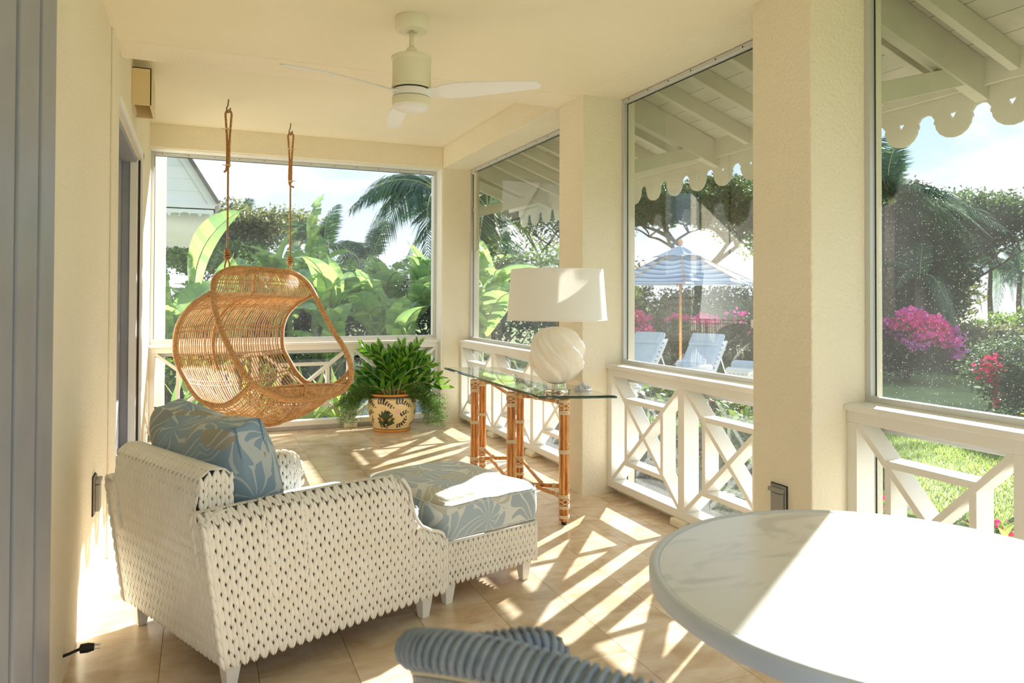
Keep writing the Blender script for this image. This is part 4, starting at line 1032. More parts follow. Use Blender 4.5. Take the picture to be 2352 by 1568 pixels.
def stems(mb, base, tips, r0, r1=.006, k=5, bend=.15, rs=random.Random(9)):
    b = Vector(base)
    for t in tips:
        t = Vector(t); mid = b.lerp(t, .5)+Vector((rs.uniform(-bend, bend), rs.uniform(-bend, bend), rs.uniform(0, bend)))
        mb.tube(catmull([b, mid, t], 5), list(np.linspace(r0, r1, 11)), k)
def shrub(name, pos, rad, n, size, m, label, cat='shrub', group=None, seed=0, flowers=None, aspect=.45, shell=.55, lumps=16, stem=True):
    """pos: ground point; rad: half sizes; crown sits on the ground point"""
    t = empty(name, pos, label=label, cat=cat, group=group); rng = np.random.default_rng(seed)
    c = (0, 0, rad[2]*.98); P = blob_points(n, c, rad, rng, lumps, .42, shell); P = P[P[:, 2] > .01]
    V, F = leaves_np(P, size, rng, aspect); mesh_np('foliage', V, F, m, t, 'stuff')
    if stem:
        mb = MB(); rs = random.Random(seed)
        stems(mb, (0, 0, 0), [(rs.uniform(-.6, .6)*rad[0], rs.uniform(-.6, .6)*rad[1], rad[2]*rs.uniform(.6, 1.4)) for _ in range(6)], .02+rad[2]*.012, rs=rs); mb.build('branches', M['bark'], t, smooth=True)
    if flowers:
        for (fm, fn, fs, zlo, side) in flowers:
            Q = blob_points(fn*3, c, (rad[0]*1.04, rad[1]*1.04, rad[2]*1.04), rng, max(6, lumps//2), .30, .8); Q = Q[(Q[:, 2] > zlo*rad[2]*2)]
            if side is not None: Q = Q[(Q[:, 0]*side[0]+Q[:, 1]*side[1]) > side[2]]
            Q = Q[:fn]
            V, F = leaves_np(Q, fs, rng, .9); mesh_np('blossoms', V, F, fm, t, 'stuff')
    return t
# ---- banana leaves: shared leaf meshes
def banana_leaf_mesh(seed, tear):
    rs = random.Random(seed); N = 30; mb_v = []; mb_f = []
    def mid(t): return Vector((t*1.0, 0, .34*math.sin(t*PI*.62)-.30*t*t*(1 if tear < .8 else 1.25)))
    def wdt(t): return .165*max(0.02, math.sin(min(1, .06+t*1.02)*PI)**.55)*(1 if t < .9 else 1)
    for sd_ in (-1, 1):
        droop = .0; t = .02; i = 0
        while t < .985:
            seg = rs.uniform(.03, .10) if tear > 0 else .06
            t1 = min(.99, t+seg); gap = rs.uniform(0, .010)*tear if rs.random() < tear else 0
            dr = rs.uniform(.05, .55)*tear; sweep = .10
            nq = max(1, int((t1-t)/.03)); base = len(mb_v)
            for k in range(nq+1):
                q = t+(t1-gap-t)*k/nq; a = mid(q); w_ = wdt(q)
                for j, u in enumerate((0, .35, .7, 1.0)):
                    mb_v.append(a+Vector((sweep*u*w_*2.2, sd_*w_*u*(1-.12*dr*u), .05*u*w_*6*(1-u)-w_*u*u*dr*1.4+w_*.22*u)))
            for k in range(nq):
                for j in range(3):
                    a = base+k*4+j; mb_f.append((a, a+1, a+5, a+4) if sd_ > 0 else (a, a+4, a+5, a+1))
            t = t1
    mb = MB(); mb.v = [tuple(v) for v in mb_v]; mb.f = mb_f; mb.mi = [0]*len(mb_f)
    mr = [mid(t) for t in np.linspace(-.12, .98, 12)]
    mb.tube(mr, list(np.linspace(.014, .003, 12)), 5, mi=1)
    me = bpy.data.meshes.new('leaf'); me.from_pydata(mb.v, [], mb.f); me.materials.append(M['banana']); me.materials.append(M['stemgreen'])
    me.polygons.foreach_set('material_index', mb.mi); me.polygons.foreach_set('use_smooth', [True]*len(me.polygons)); return me
BLM = [banana_leaf_mesh(i, tr_) for i, tr_ in enumerate((.0, .25, .5, .75, .9, .15))]
def banana(pos, h, nl, L, label, seed, group='banana plants in the garden', extra=()):
    t = empty('banana_plant', pos, label=label, cat='banana plant', group=group); rs = random.Random(seed)
    MB().tube([(0, 0, -.05), (.02, .01, h*.5), (.03, .0, h)], [.085, .07, .04], 9).build('stem', M['stemgreen'], t, smooth=True)
    for k in range(nl):
        a = k*2.4+rs.uniform(-.4, .4)+seed; el = math.radians(rs.uniform(18, 74)) if k else math.radians(80)
        o = bpy.data.objects.new('leaf', BLM[rs.randrange(6)]); C.objects.link(o); o.parent = t
        s = L*rs.uniform(.75, 1.15); o.scale = (s, s*rs.uniform(1.0, 1.35), s)
        o.rotation_euler = (rs.uniform(-.6, .6), -el, a); o.location = (.03, 0, h*rs.uniform(.72, 1.0))
    for (loc, rot, s, k) in extra:
        o = bpy.data.objects.new('leaf', BLM[k]); C.objects.link(o); o.parent = t; o.location = loc; o.rotation_euler = rot; o.scale = s
    return t
def frond_mesh(seed, droop, nleaf=46, ll=.30):
    rs = random.Random(seed); mb = MB(); pts = []
    def mid(t): return Vector((t*.92, 0, .30*math.sin(t*PI*.55)-droop*t*t))
    mb.tube([mid(t) for t in np.linspace(0, 1, 14)], list(np.linspace(.012, .002, 14)), 4, mi=1)
    for i in range(nleaf):
        t = .10+.9*i/nleaf; p = mid(t); d = (mid(min(1, t+.02))-mid(t-.02)).normalized()
        for sd_ in (-1, 1):
            L = ll*(math.sin(PI*min(.97, t*.86+.12))**.6)*rs.uniform(.85, 1.1); w_ = .012
            dr = Vector((d.x*.55+.15, sd_*.85, d.z*.5-rs.uniform(.05, .45))).normalized(); q = p+dr*L*.55+Vector((0, 0, -.02)); e_ = p+dr*L+Vector((0, 0, -L*.38))
            s = d*w_
            mb.add([p-s*.5, p+s*.5, q+s, q-s, e_], [(0, 1, 2, 3), (3, 2, 4)])
    me = bpy.data.meshes.new('frond'); me.from_pydata(mb.v, [], mb.f); me.materials.append(M['palm']); me.materials.append(M['stemgreen']); me.polygons.foreach_set('material_index', mb.mi); return me
FRM = [frond_mesh(i, d) for i, d in enumerate((.25, .5, .8, 1.1))]
def palm(name, base, h, L, nf, label, seed, r=.14, group=None, lo=-35, hi=75, trunk=True, dense=1, arc=None):
    t = empty(name, base, label=label, cat='palm tree', group=group); rs = random.Random(seed)
    if trunk: MB().tube([(0, 0, -.1), (rs.uniform(-.1, .1), .05, h*.5), (0, 0, h)], [r*1.25, r, r*.8], 9).build('trunk', M['bark'], t, smooth=True)
    for k in range(nf):
        a = k*2.399+rs.uniform(-.2, .2) if arc is None else arc[0]+(arc[1]-arc[0])*k/max(1, nf-1)
        el = math.radians(lo+(hi-lo)*((k*.618) % 1)); me = FRM[min(3, int((1-(k*.618) % 1)*4))]
        o = bpy.data.objects.new('frond', me); C.objects.link(o); o.parent = t; s = L*rs.uniform(.85, 1.1); o.scale = (s, s, s); o.rotation_euler = (rs.uniform(-.3, .3), -el, a); o.location = (0, 0, h)
    return t
def tree(name, base, trunk_h, spread, crown_h, nleaf, lsize, m, label, seed, trunk_r=.2, levels=4, flat=.5, lean=(0, 0), clump=.55, group=None, kids=3):
    t = empty(name, base, label=label, cat='tree', group=group); rs = random.Random(seed); rng = np.random.default_rng(seed); mb = MB(); tips = []
    def grow(p, d, L, r, lv):
        q = p+d*L; mid = p.lerp(q, .5)+Vector((rs.uniform(-1, 1), rs.uniform(-1, 1), rs.uniform(-.3, 1)))*L*.09
        mb.tube(catmull([p, mid, q], 4), list(np.linspace(r, r*.68, 9)), 6 if lv < 2 else 4)
        if lv >= levels: tips.append(q); return
        if lv >= levels-1: tips.append(q)
        for k in range(kids if lv else kids+1):
            a = rs.uniform(0, 2*PI) if lv else k*2*PI/(kids+1)+rs.uniform(-.4, .4); el = rs.uniform(.12, .8)*(1-flat)+.12
            nd = Vector((math.cos(a), math.sin(a), math.tan(el)*1.2)).normalized(); nd = (d*.45+nd).normalized(); nd.z = max(nd.z, -.05) if lv > 1 else nd.z
            grow(q, nd, spread*(.52 if lv == 0 else .38 if lv == 1 else .27)*rs.uniform(.75, 1.2), r*.62, lv+1)
    grow(Vector((0, 0, -.2)), Vector((lean[0], lean[1], 1)).normalized(), trunk_h, trunk_r, 0)
    mb.build('branches', M['bark'], t, smooth=True)
    T = np.array([tuple(q) for q in tips]); i = rng.integers(0, len(T), nleaf); e = rng.normal(size=(nleaf, 3)); e /= np.linalg.norm(e, axis=1)[:, None]
    P = T[i]+e*(rng.random(nleaf)**.5)[:, None]*np.array([clump, clump, clump*.62])
    V, F = leaves_np(P, lsize, rng); mesh_np('foliage', V, F, m, t, 'stuff'); return t

# ================================================================== ground, deck
def grass_mat():
    m = bpy.data.materials.new('lawn'); m.use_nodes = True; n = m.node_tree.nodes; l = m.node_tree.links; b = n['Principled BSDF']; b.inputs['Roughness'].default_value = .9
    g = n.new('ShaderNodeNewGeometry'); t = n.new('ShaderNodeTexNoise'); t.inputs['Scale'].default_value = 1.4; t.inputs['Detail'].default_value = 10; t.inputs['Roughness'].default_value = .7; l.new(g.outputs['Position'], t.inputs[0])
    r = n.new('ShaderNodeValToRGB'); e = r.color_ramp.elements; e[0].position = .35; e[0].color = srgb(98, 116, 62); e[1].position = .65; e[1].color = srgb(134, 150, 86); l.new(t.outputs[0], r.inputs[0]); l.new(r.outputs[0], b.inputs['Base Color'])
    t2 = n.new('ShaderNodeTexNoise'); t2.inputs['Scale'].default_value = 60; l.new(g.outputs['Position'], t2.inputs[0]); bn = n.new('ShaderNodeBump'); bn.inputs['Strength'].default_value = .8; bn.inputs['Distance'].default_value = .02; l.new(t2.outputs[0], bn.inputs['Height']); l.new(bn.outputs[0], b.inputs['Normal']); return m
M['lawn'] = grass_mat()
M['soil'] = mat('planting_soil', srgb(92, 76, 58), .95, noise=(3, srgb(70, 62, 48), .4, .7), bump=(20, .6, .02))
gz = -.35
tag(MB().box(-60, 90, -40, 110, gz-.3, gz).build('ground', M['lawn']), kind='structure')
tag(MB().box(3.06, 5.6, -1.5, 9.8, gz-.02, gz+.03).build('trim_12', M['soil']), kind='structure')
tag(MB().box(-1.5, 7, 8.72, 10.4, gz-.02, gz+.03).build('trim_13', M['soil']), kind='structure')
M['paving'] = mat('pale_stone', srgb(232, 222, 208), .8, noise=(2, srgb(214, 202, 186), .4, .7), bump=(30, .1, .003))
dk = MB().box(5.5, 9.5, 8.0, 13.2, gz-.1, -.262).build('pool_deck', M['paving']); tag(dk, kind='structure')
for i in range(4):
    for j in range(5):
        x0 = 5.5+i*1.0; y0_ = 8.0+j*1.04
        MB().box(x0+.004, x0+.996, y0_+.004, y0_+1.036, -.262, -.25).build('paver', M['paving'], dk)
M['bluestone'] = mat('blue_grey_stone', srgb(168, 178, 192), .7, noise=(4, srgb(140, 150, 166), .4, .7))
pth = MB().box(1.2, 5.4, 11.0, 12.6, gz-.05, gz+.02).build('path', M['bluestone']); tag(pth, kind='structure')
rs = random.Random(4)
for i in range(9):
    for j in range(3):
        x0 = 1.25+i*.46+rs.uniform(-.02, .02); y0_ = 11.05+j*.52
        MB().box(x0, x0+.43, y0_, y0_+.48, gz+.02, gz+.05+rs.uniform(0, .03)).build('stone', M['bluestone'], pth, bevel=.01)
# short grass blades on the near lawn
rng = np.random.default_rng(3); n = 60000
P = np.stack([rng.uniform(5.6, 13.5, n), rng.uniform(2.0, 7.5, n), np.full(n, gz)], 1); P2 = np.stack([rng.uniform(9, 18, 16000), rng.uniform(6, 12.5, 16000), np.full(16000, gz)], 1)
P = np.concatenate([P, P2[(P2[:, 1] < 7.5) | (P2[:, 0] > 15)]]); n = len(P)
D = np.stack([rng.normal(0, .35, n), rng.normal(0, .35, n), np.ones(n)], 1); A = rng.uniform(0, PI, n); S = np.stack([np.cos(A), np.sin(A), np.zeros(n)], 1)*.006
Lb = rng.uniform(.03, .07, n)[:, None]; V = np.stack([P-S, P+S, P+D*Lb], 1).reshape(-1, 3); F = np.arange(3*n).reshape(-1, 3)
M['blade'] = leaf_mat('grass_blade', [G(112, 136, 68), G(136, 158, 82), G(160, 178, 100)], .4, .7)
tag(mesh_np('grass', V, F, M['blade']), 'short sunlit lawn grass outside the right-hand window', 'grass', kind='stuff')

# ================================================================== planting
LB = 'leafy green garden shrub growing in the bed just outside the side windows'
beds = [(3.75, 8.4, .34, .22), (4.4, 7.7, .36, .26), (4.0, 7.0, .33, .2), (4.9, 6.9, .42, .24), (4.2, 6.3, .36, .22), (5.0, 6.0, .45, .26), (3.85, 5.7, .32, .2), (4.6, 5.3, .4, .24), (5.4, 7.7, .42, .24), (4.0, 4.85, .34, .2), (4.9, 4.5, .4, .18), (5.5, 5.3, .4, .22), (3.7, 4.2, .3, .18), (5.5, 6.9, .4, .22)]
for i, (x, y, r, hz) in enumerate(beds):
    shrub('garden_shrub', (x, y, gz), (r*1.15, r*1.15, hz*1.55), 2600, .085, M['leaf_mid'] if i % 3 else M['leaf_dark'], LB, group='shrubs in the bed outside the side windows', seed=20+i, aspect=.55,
          flowers=[(M['redfl'], 40, .035, .5, None)] if i % 4 == 1 else None)
LR = 'red-flowered leafy plant below the right-hand window'
for i, (x, y, r, hz) in enumerate([(3.9, 3.35, .30, .20), (4.15, 2.8, .34, .17), (3.8, 2.35, .30, .16), (4.6, 2.2, .34, .15), (4.7, 3.2, .3, .13)]):
    shrub('flowering_plant', (x, y, gz), (r, r, hz*1.5), 900, .11, M['leaf_light'] if i % 2 else M['leaf_mid'], LR, cat='plant', group='red-flowered plants below the right-hand window', seed=50+i, aspect=.3, flowers=[(M['redfl'], 90, .045, .6, None)])
# bougainvillea and hedges in view of the right-hand window
shrub('bougainvillea', (14.1, 11.4, gz), (1.0, 1.1, .78), 9000, .11, M['leaf_dark'], 'big bougainvillea bush with magenta and mauve blossom on the lawn', 'flowering bush', seed=71, lumps=26, flowers=[(M['pink'], 3600, .11, .55, None), (M['mauve'], 1800, .11, .35, None)])
shrub('bougainvillea', (11.0, 6.75, gz), (1.15, .95, .68), 15000, .07, M['leaf_dark'], 'rounded dark bush with red blossom on its left flank, near the right-hand window', 'flowering bush', seed=72, lumps=30, flowers=[(M['redfl'], 2600, .06, .15, (-.72, .69, .62))])
shrub('croton', (7.95, 4.62, gz), (.26, .26, .60), 260, .20, M['yellow'], 'yellow-leaved croton at the edge of the lawn', 'shrub', seed=73, aspect=.22)
shrub('low_hedge', (7.7, 3.6, gz), (1.6, .95, .16), 12000, .06, M['leaf_dark'], 'low dark ground-cover hedge along the lawn edge', 'hedge', seed=74, lumps=34)
for i, (x, y, rx, ry, rz, mm, lab) in enumerate([
    (17.5, 12.2, 1.6, 1.4, .62, 'leaf_olive', 'reddish olive shrub right of the bougainvillea'), (20.8, 12.8, 2.0, 1.8, .80, 'leaf_mid', 'mid green rounded shrub behind the lawn'),
    (24.0, 14.8, 3.0, 2.6, .62, 'leaf_dark', 'dark rounded shrub at the far end of the lawn'), (20.5, 9.8, 2.4, 2.2, .8, 'leaf_olive', 'dull olive shrub beyond the dark flowering bush'),
    (28.0, 14.0, 3.6, 3.4, .60, 'leaf_mid', 'wide shrub below the distant palms'), (12.6, 12.9, 1.2, 1.2, .9, 'leaf_dark', 'dark shrub left of the bougainvillea')]):
    shrub('garden_bush', (x, y, gz), (rx, ry, rz), 7000, .15, M[mm], lab, 'shrub', seed=80+i, lumps=30)
# dense tree group with palm fronds (right-hand window)
tree('broadleaf_tree', (20.0, 15.2, gz), 1.0, 2.6, 4, 30000, .15, M['leaf_dark'], 'dark spreading broadleaf tree beyond the lawn in the right-hand window', 91, .12, 5, .2, clump=.6)
shrub('tree_skirt', (18.0, 14.8, gz), (2.4, 2.0, 2.45), 26000, .17, M['leaf_dark'], 'dense dark foliage mass under the broadleaf tree', 'shrub', seed=92, lumps=26, shell=.3)
shrub('tree_skirt', (20.3, 15.6, gz), (1.5, 1.6, 2.1), 11000, .17, M['leaf_olive'], 'olive foliage mass at the right of the broadleaf tree', 'shrub', seed=93, lumps=20, shell=.3)
palm('garden_palm', (16.0, 13.4, gz), 4.15, 2.1, 20, 'palm with arching fronds in front of the broadleaf tree', 94, lo=5)
palm('young_palm', (16.8, 13.2, gz), 2.3, 1.3, 12, 'low young palm growing inside the dark tree mass', 95)
for i, (x, y, h) in enumerate(((45.2, 30.6, 4.0), (47.5, 28.0, 4.6), (44.5, 28.4, 3.2), (50, 27.5, 4.2), (43.2, 31.8, 3.4))):
    palm('distant_palm', (x, y, gz), h, 2.4, 13, ['small distant palm, middle of the far row', 'tallest small distant palm at the right edge of the far row', 'shortest small distant palm in front of the far row', 'small distant palm at the far right, half hidden', 'small distant palm at the left end of the far row'][i], 100+i, group='distant palms at the far end of the garden')
# window 3: bougainvillea hedge, layered hedges, big flat-topped tree
for i, (x, y, rx, rz, fl) in enumerate([(9.0, 14.6, 1.2, .75, 1), (10.4, 14.2, 1.2, .72, 1), (11.9, 13.9, 1.3, .80, 0), (13.4, 13.6, 1.3, .85, 0)]):
    shrub('bougainvillea_hedge' if fl else 'dark_hedge', (x, y, gz), (rx, .9, rz), 7000, .10, M['leaf_dark'], ['hedge with bright pink blossom behind the left sun lounger', 'hedge with bright pink blossom behind the umbrella pole', 'dark green hedge behind the right sun lounger', 'dark green hedge right of the pool umbrella'][i], 'hedge', seed=110+i, lumps=26,
          flowers=[(M['pink'], 2400, .11, .58, None)] if fl else [(M['pink'], 120, .09, .5, None)])
for i, (x, y, rx, rz, mm) in enumerate([(10.2, 17.6, 1.8, .92, 'leaf_light'), (12.6, 17.4, 1.9, .95, 'leaf_olive'), (15.2, 16.8, 1.9, .98, 'leaf_mid'), (12, 21.5, 2.6, 1.25, 'leaf_mid'), (16.4, 21, 2.8, 1.3, 'leaf_dark')]):
    shrub('clipped_hedge', (x, y, gz), (rx, 1.3, rz), 6500, .14, M[mm], ['pale green clipped hedge above the pink blossom', 'olive clipped hedge behind the umbrella pole', 'mid green clipped hedge under the umbrella edge', 'taller hedge below the big spreading tree, left part', 'taller dark hedge below the big spreading tree, right part'][i], 'hedge', seed=120+i, lumps=34)
tree('spreading_tree', (17.5, 23.0, gz), 2.9, 3.1, 3, 70000, .17, M['leaf_dark'], 'large spreading tree with bare forked branches above the pool umbrella', 131, .17, 5, .78, clump=.60, kids=3)
tree('background_tree', (12.5, 27.0, gz), 1.8, 4.2, 3, 12000, .18, M['leaf_olive'], 'smaller olive tree left of the big spreading tree', 132, .10, 4, .3, clump=.8)
tree('background_tree', (22.5, 22.0, gz), 1.4, 4.0, 3, 12000, .18, M['leaf_mid'], 'light green tree right of the big spreading tree', 133, .10, 4, .3, clump=.8)
# window 2
for i, (x, y, r, rz, mm, lab) in enumerate([(6.0, 15.2, 1.6, 1.55, 'leaf_dark', 'tall dark hedge behind the nearer banana plants'), (7.9, 14.9, 1.7, 1.62, 'leaf_mid', 'tall sunlit-topped hedge left of the stucco column'), (9.6, 16.6, 1.7, 1.5, 'leaf_dark', 'tall dark hedge behind the sunlit-topped one'), (5.5, 11.9, .8, .5, 'leaf_light', 'yellow-green low shrub below the banana leaves'), (6.6, 12.6, .9, .5, 'leaf_mid', 'low green shrub right of the banana leaves')]):
    shrub('tall_hedge' if i < 3 else 'garden_bush', (x, y, gz), (r, 1.3 if i < 3 else .8, rz), 9000 if i < 3 else 2500, .12, M[mm], lab, 'hedge' if i < 3 else 'shrub', seed=140+i, lumps=34)
banana((4.05, 10.9, gz), 1.35, 9, 1.35, 'banana plant with drooping torn leaves outside the left side window', 3)
banana((4.6, 12.0, gz), 1.9, 9, 1.45, 'taller banana plant behind the drooping one outside the left side window', 8)
# grove behind the back window
GN = ['low banana plant at the left foot of the white pavilion', 'banana plant just right of the pavilion, under the huge upright leaf', 'banana plant behind the left rope of the hanging chair', 'banana plant showing between the two swing ropes', 'banana plant just right of the second swing rope', 'banana plant above the middle of the back rail', 'banana plant above the potted plant by the back window', 'tall banana plant in the rear row, nearest the pavilion', 'tall banana plant in the rear row behind the second swing rope', 'tall banana plant in the rear row left of the drooping royal palm', 'banana plant in the rear row below the round olive tree', 'tall banana plant in the rear row under the royal palm fronds', 'short young banana plant in front of the grove, seen through the chair ring', 'short young banana plant in front of the grove, behind the pot']
for i, (x, y, h, L, nl) in enumerate([(-.5, 12.2, 1.1, 1.25, 8), (.35, 13.3, 1.2, 1.3, 8), (1.25, 13.9, 1.45, 1.35, 9), (2.2, 14.0, 1.5, 1.4, 9), (3.1, 13.9, 1.3, 1.3, 9), (3.9, 14.3, 1.55, 1.35, 9), (4.8, 14.0, 1.6, 1.4, 9),
                                  (1.7, 15.6, 1.8, 1.5, 9), (2.75, 15.8, 1.65, 1.45, 9), (3.7, 16.2, 1.75, 1.5, 9), (.7, 15.2, 1.5, 1.4, 8), (5.6, 15.8, 1.8, 1.5, 9), (2.0, 12.9, .75, 1.1, 7), (3.3, 12.9, .8, 1.1, 7)]):
    banana((x, y, gz), h, nl, L, GN[i], i+30)
banana((-.12, 13.0, gz), 1.7, 3, 1.2, 'banana plant with one huge upright leaf beside the white pavilion', 60, extra=[((.05, 0, 1.75), (.9, -math.radians(58), math.radians(-28)), (1.75, 2.6, 1.5), 0)])
banana((2.15, 15.4, gz), 2.3, 4, 1.2, 'tall banana plant whose top leaf sticks up above the grove', 61, extra=[((0, 0, 2.35), (.2, -math.radians(82), .3), (1.7, 1.2, 1.2), 4)])
for i, (x, y, rx, rz) in enumerate([(-1.2, 14.5, 1.6, 1.1), (.8, 16.6, 1.8, 1.15), (3.0, 17.3, 2.0, 1.25), (5.2, 17.3, 2.0, 1.3), (1.2, 12.6, .9, .45), (4.4, 12.9, 1.0, .5)]):
    shrub('undergrowth', (x, y, gz), (rx, 1.2, rz), 8000, .13, M['leaf_dark'], ['dark undergrowth below the white pavilion', 'dark undergrowth behind the left of the banana grove', 'dark undergrowth behind the middle of the banana grove', 'dark undergrowth behind the right of the banana grove', 'low dark shrub at the foot of the banana grove, left', 'low dark shrub at the foot of the banana grove, right'][i], 'shrub', seed=150+i, lumps=36)
tree('broadleaf_tree', (2.0, 27, gz), 1.9, 2.5, 3, 12000, .16, M['leaf_olive'], 'rounded olive-green tree between the two swing ropes', 161, .08, 4, .12, clump=.55)
tree('broadleaf_tree', (.4, 26, gz), 1.5, 1.9, 3, 8000, .16, M['leaf_mid'], 'tree crown beside the white pavilion roof', 162, .08, 4, .12, clump=.5)
palm('garden_palm', (3.45, 22.3, gz), 3.2, 1.5, 13, 'feathery palm above the left of the banana grove', 171, lo=0)
palm('garden_palm', (4.9, 22.6, gz), 2.9, 1.5, 15, 'second feathery palm with dry hanging fronds above the grove', 172, lo=-40)
palm('garden_palm', (1.75, 38, gz), 5.2, 1.7, 11, 'tiny distant palm beside the left swing rope', 173, r=.12)
palm('royal_palm', (5.5, 17.6, gz), 4.4, 2.3, 18, 'dark royal palm whose fronds droop into the top right of the back window', 174, r=.2, lo=-60, hi=55)
palm('royal_palm', (6.9, 17.9, gz), 4.0, 2.4, 16, 'dark palm seen through the left side window under the eave', 175, r=.2, lo=-50, hi=50)
# strap-leaved plants close to the back window
def strap_plant(pos, n, L, w_, m, label, seed, arch=.7, group=None, cat='plant'):
    t = empty('strap_leaf_plant', pos, label=label, cat=cat, group=group); rs = random.Random(seed)
    for k in range(n):
        a = k*2.4+rs.uniform(-.3, .3); l = L*rs.uniform(.65, 1.1); el = rs.uniform(.45, 1.35); pts = []; mb = MB()
        d = Vector((math.cos(a), math.sin(a), 0)); s = Vector((-d.y, d.x, 0)); prev = None; N = 8; vs = []
        for i in range(N+1):
            q = i/N; p = d*(q*l*math.cos(el))+Vector((0, 0, q*l*math.sin(el)-arch*l*q*q*.5*(1.3-math.sin(el)))); ww = w_*math.sin(PI*min(.98, q*.82+.16))**.7*(1-q**6)
            vs += [p-s*ww+Vector((0, 0, ww*.35)), p, p+s*ww+Vector((0, 0, ww*.35))]
        mb.add(vs, [(3*i+j, 3*i+j+1, 3*i+j+4, 3*i+j+3) for i in range(N) for j in range(2)]); mb.build('leaf', m, t, smooth=True)
    return t
strap_plant((-.40, 9.65, gz), 13, 1.75, .085, M['banana'], 'broad grey-green strap leaves rising at the left of the back window', 1, .35)
strap_plant((.05, 9.9, gz), 12, 1.3, .06, M['leaf_light'], 'bright green strap-leaved plant behind the left rail panel', 2, .5)
strap_plant((.55, 10.1, gz), 16, 1.35, .05, M['leaf_light'], 'bright green strap-leaved plant behind the hanging chair', 3, .6)
strap_plant((1.35, 10.2, gz), 20, 1.2, .045, M['leaf_light'], 'spiky lime strap-leaved plant behind the middle rail panel', 4, .7)
strap_plant((1.85, 10.6, gz), 16, 1.0, .045, M['leaf_light'], 'smaller lime strap-leaved plant right of the middle rail post', 5, .7)
shrub('garden_bush', (-.3, 10.6, gz), (.6, .5, .55), 3000, .11, M['leaf_mid'], 'leafy bush behind the grey-green strap leaves', 'shrub', seed=181)
shrub('garden_bush', (.6, 11.2, gz), (.7, .5, .5), 3000, .11, M['leaf_dark'], 'dark leafy bush behind the hanging chair', 'shrub', seed=182)

# ================================================================== pavilion at the left of the back window
PV_ = empty('pavilion', (-1.6, 17, gz), label='white clapboard pavilion with a scalloped valance beyond the back window', cat='building')
def pvb(mb, name, m, bevel=0): return child_local(mb.build(name, m, bevel=bevel), PV_)
M['clap'] = mat('white_clapboard', srgb(238, 238, 234), .6)
XE = .235
for k in range(9):
    z = 2.96+k*.20; xr = XE-.04-(z+.1-2.96)/1.62
    pvb(MB().prism([(-3.4, z), (xr+.06, z), (xr-.06, z+.198), (-3.4, z+.198)], lambda u, v, w_: Vector((u, 13.10+w_+(0), v)), .02), 'siding_board', M['clap'])
pvb(MB().bar((XE-.0, 13.05, 2.93), (-1.35, 13.05, 2.93+1.62*1.585), (0, 1, 0), .14, .05), 'rake_board', M['clap'])
pvb(MB().bar((XE+.05, 17.5, 2.97), (-1.35, 17.5, 2.97+1.62*1.635), (0, 1, 0), .05, 9.2), 'roof_slab', mat('roof_shingle', srgb(120, 112, 104), .9))
pvb(MB().box(-3.4, XE, 13.0, 13.04, 2.86, 2.96), 'fascia', M['clap'])
def v1(u, v, w_): return (-3.4+u, 13.0+w_, v)
pvb(valance(8, .4545, v1, .02, 2.88, 2.80, 2.655), 'valance_board', M['clap'])
pvb(valance(22, .40, lambda u, v, w_: (XE-w_, 13.0+u, v), .02, 2.88, 2.80, 2.655), 'valance_board', M['clap'])
pvb(valance(9, .404, lambda u, v, w_: (-3.4+u, 21.8+w_, v), .02, 2.95, 2.80, 2.655), 'valance_board', M['clap'])
pvb(MB().box(-3.4, XE, 13.05, 21.8, 2.93, 2.96), 'soffit', M['clap'])
for x, y in ((-3.2, 13.3), (-3.2, 21.5)): pvb(MB().box(x-.07, x+.07, y-.07, y+.07, gz, 2.93), 'post', M['clap'])
pvb(MB().box(-3.4, -1.3, 14.5, 21.6, gz, 2.93), 'wall', M['clap'])
wp = MB().box(-.075, .075, -.07, .07, 0, 3.6).build('white_post', M['clap'], loc=(-.425, 9.25, gz)); tag(wp, 'white square post standing just outside the back window at its left edge', 'post')

# ================================================================== pool furniture
M['stripe'] = None
def stripe_mat():
    m = bpy.data.materials.new('striped_canvas'); m.use_nodes = True; n = m.node_tree.nodes; l = m.node_tree.links; b = n['Principled BSDF']; b.inputs['Roughness'].default_value = .85
    tc = n.new('ShaderNodeTexCoord'); sp = n.new('ShaderNodeSeparateXYZ'); l.new(tc.outputs['UV'], sp.inputs[0])
    mu = n.new('ShaderNodeMath'); mu.operation = 'MULTIPLY'; mu.inputs[1].default_value = 8.0; l.new(sp.outputs[1], mu.inputs[0]); fr = n.new('ShaderNodeMath'); fr.operation = 'FRACT'; l.new(mu.outputs[0], fr.inputs[0])
    r = n.new('ShaderNodeValToRGB'); r.color_ramp.interpolation = 'CONSTANT'; e = r.color_ramp.elements; blue = srgb(104, 138, 176); pale = srgb(190, 208, 226); wh = srgb(240, 242, 244)
    e[0].position = 0; e[0].color = pale; e[1].position = .30; e[1].color = blue
    for p, c in ((.40, pale), (.46, blue), (.56, pale), (.62, wh), (.84, blue), (.89, wh)): k = e.new(p); k.color = c
    l.new(fr.outputs[0], r.inputs[0]); l.new(r.outputs[0], b.inputs['Base Color'])
    tr = n.new('ShaderNodeBsdfTranslucent'); l.new(r.outputs[0], tr.inputs[0]); ms = n.new('ShaderNodeMixShader'); ms.inputs[0].default_value = .35; l.new(b.outputs[0], ms.inputs[1]); l.new(tr.outputs[0], ms.inputs[2]); l.new(ms.outputs[0], n['Material Output'].inputs[0]); return m
M['stripe'] = stripe_mat(); M['teak'] = mat('teak', srgb(232, 166, 96), .5, noise=(20, srgb(210, 142, 78), .4, .7))
M['whitecanvas'] = mat('white_canvas', srgb(244, 244, 242), .85, transl=.3)
UB = empty('pool_umbrella', (8.09, 11.22, -.25), math.radians(12), 'blue and white striped canvas umbrella on a wooden pole by the loungers', 'umbrella')
